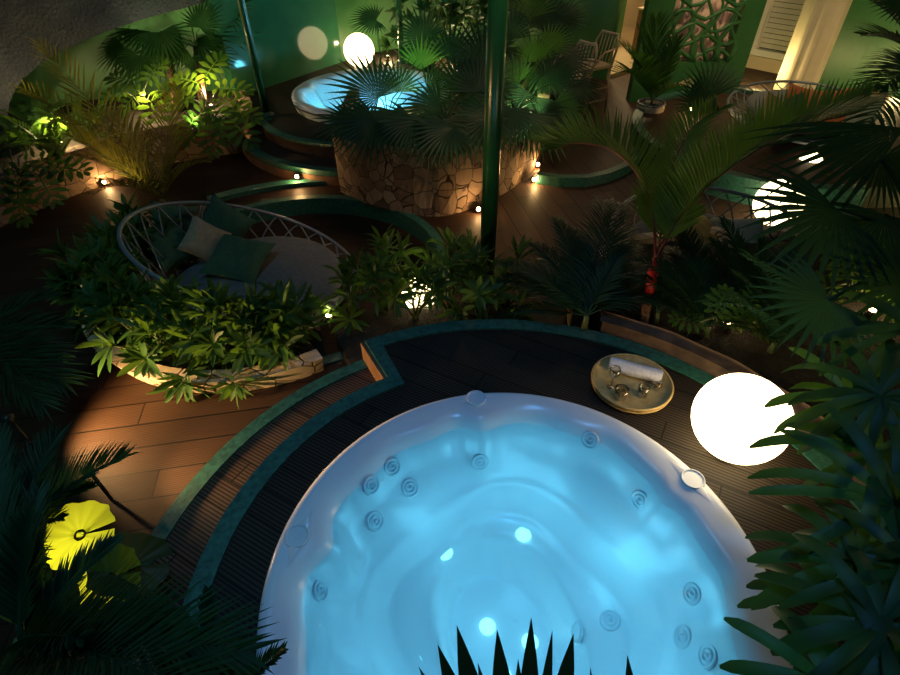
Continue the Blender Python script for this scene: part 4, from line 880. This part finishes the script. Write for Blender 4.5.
# ------------------------------------------------------------------ rattan chairs, cabinet, potted palm
def chair(px, py, ang, label):
    p = Z(px, py, FL); root = empty('rattan_chair', p, label, 'chair'); ca, sa = math.cos(ang), math.sin(ang)
    T = lambda x, y, z: Vector((p.x + ca * x - sa * y, p.y + sa * x + ca * y, p.z + z))
    for x, y in ((-.2, -.2), (.2, -.2), (-.2, .2), (.2, .2)):
        m = MB(); m.tube([T(x * 1.1, y * 1.1, 0), T(x, y, .62)], .018, 8); m.build('leg', 'rattan', root)
    m = MB(); m.prism([tuple(T(x, y, 0)[:2]) for x, y in ((-.23, -.22), (.23, -.22), (.23, .22), (-.23, .22))], p.z + .62, p.z + .66); m.build('seat', 'rattan', root, False, .01)
    m = MB()
    for z in (.18, .35):
        for (a, b) in (((-.21, -.21), (.21, -.21)), ((.21, -.21), (.21, .21)), ((.21, .21), (-.21, .21)), ((-.21, .21), (-.21, -.21))): m.tube([T(*a, z), T(*b, z)], .011, 6)
    m.build('stretcher', 'rattan', root)
    m = MB(); m.tube([T(-.21, .2, .64), T(-.22, .26, .9), T(-.16, .29, 1.02), T(.16, .29, 1.02), T(.22, .26, .9), T(.21, .2, .64)], .018, 8)
    for k in range(5): m.tube([T(-.13 + .065 * k, .21, .66), T(-.13 + .065 * k, .285, 1.0)], .008, 6)
    m.build('backrest', 'rattan', root)
    m = MB()
    for s in (-1, 1): m.tube([T(.21 * s, .25, .86), T(.24 * s, .0, .84), T(.22 * s, -.19, .64)], .014, 8)
    m.build('armrest', 'rattan', root)
chair(584, 110, math.radians(-60), 'tall rattan chair nearest the doorway, right of the palm planter')
chair(562, 124, math.radians(-60), 'tall rattan chair half hidden by fan palms right of the stone planter')
q = Z(648, 58, -.27); root = empty('rattan_cabinet', (q.x, q.y, -.27), 'brown rattan cabinet standing inside the lit doorway', 'cabinet')
m = MB(); m.box((q.x, q.y, -.21), .6, .4, .75, .6); m.build('body', 'rattanbrown', root, False, .01)
m = MB(); m.box((q.x, q.y, .54), .64, .44, .03, .6); m.build('top', 'rattan', root, False)
m = MB()
for dx, dy in ((-.26, -.16), (.26, -.16), (-.26, .16), (.26, .16)):
    ca, sa = math.cos(.6), math.sin(.6); m.box((q.x + ca*dx - sa*dy, q.y + sa*dx + ca*dy, -.27), .04, .04, .07)
m.build('feet', 'rattan', root, False)
pp = Z(646, 127, FL); root = empty('plant_pot', pp, 'white patterned pot with dark blue rim in front of the green wall', 'pot')
m = MB(); m.lathe(pp, [(0, 0), (.13, 0), (.17, .08), (.19, .28), (.18, .33), (.165, .33), (.17, .27), (0, .27)], 36); m.build('pot_body', 'pot', root)
m = MB(); m.ring(pp + V3(0, 0, .33), .178, .016, 40, 8); m.build('rim', noisy('dark blue glaze', (.03, .04, .12), (.3, .3, .36), 40, .3), root)
m = MB(); m.lathe(pp, [(.165, .275), (0, .285)], 30); m.build('soil', 'soil', root)
featherpalm('feather_palm', pp + V3(0, 0, .28), 'potted feather palm in front of the green garden room wall', [(655, 25, 7.0, .6), (625, 50, 6.9, .8), (620, 75, 6.7, 1.0), (675, 45, 7.0, .7), (640, 35, 7.0, .6), (690, 90, 6.7, 1.0), (635, 60, 6.7, .9)], 'leaf', ll=.4, w=.03, n=26)
fanpalm('fan_palm', (3.75, 7.55, -.1), 'dark fan palm in front of the glazed opening', [(708, 100, 6.6, 95, 36, 70, 0), (716, 90, 6.8, 60, 30, 70, 0), (700, 108, 6.4, 140, 32, 90, 0)], 'leafblue')
# ------------------------------------------------------------------ room and recess lights, added fills without fixtures
light('POINT', (3.2, 11.9, 2.4), 480, (1, .72, .38), .25)
light('POINT', (2.5, 8.3, 3.4), 70, (1, .68, .36), .15)                  # added unseen fill warming the rattan chairs and terrace
light('POINT', (4.0, 8.98, 2.7), 26, (1, .66, .42), .2)                    # added unseen point brightening the curtain face from above
light('POINT', (5.15, 9.3, .0), 30, (1, .72, .3), .05)                     # recess by the window
light('POINT', (6.6, 8.1, .0), 26, (1, .75, .3), .05)
light('SPOT', (4.2, 5.6, 3.8), 270, (1, .78, .42), .1, (5.0, 8.7, .6), 70, .8)  # added unseen warm spot on the column and window frame
light('SPOT', (.6, .9, 5.2), 200, (.13, .42, 1), .35, (.2, 1.15, 0), 48, .6)       # added unseen blue spot tinting the tub rim
light('SPOT', (-1.6, 2.6, 6.5), 110, (.3, .6, 1), .4, (-1.8, 3.6, 0), 110, .9)  # added blue fill over the daybed side, no fixture
sun = light('SUN', (0, 0, 8), .035, (.4, .62, 1), aim=(1.5, 3, 0)); sun.data.angle = math.radians(20)
light('SPOT', (-3.4, .9, 4.3), 90, (.25, .8, .9), .5, (-3.2, 2.7, .2), 50, .8)  # added unseen teal spot picking out the left fronds
light('SPOT', (2.2, 6.2, 3.6), 70, (1, .72, .4), .1, (2.9, 7.7, .0), 26, .8)  # added unseen warm spot brightening the pot
light('SPOT', (-1.9, -.2, 4.0), 60, (.2, .75, .75), .5, (-1.7, .9, 0), 45, .8)  # added unseen teal fill on the bottom left palms
spotl(Z(122, 222, FL), D(120, 120, 5.6), 'added low spot brightening the yellow feather palm', 60, 70, GOLD)  # extra spot added to lift the frond brightness
w = bpy.data.worlds.new('night'); S.world = w; w.use_nodes = True; bg = w.node_tree.nodes['Background']; bg.inputs[0].default_value = (.10, .2, .38, 1); bg.inputs[1].default_value = .05
S.view_settings.view_transform = 'Standard'; S.view_settings.look = 'None'; S.view_settings.exposure = 0; S.view_settings.gamma = 1; S.view_settings.use_curve_mapping = False
S.cycles.max_bounces = 6; S.cycles.transparent_max_bounces = 12; S.cycles.sample_clamp_indirect = 3; S.cycles.caustics_reflective = False; S.cycles.caustics_refractive = False
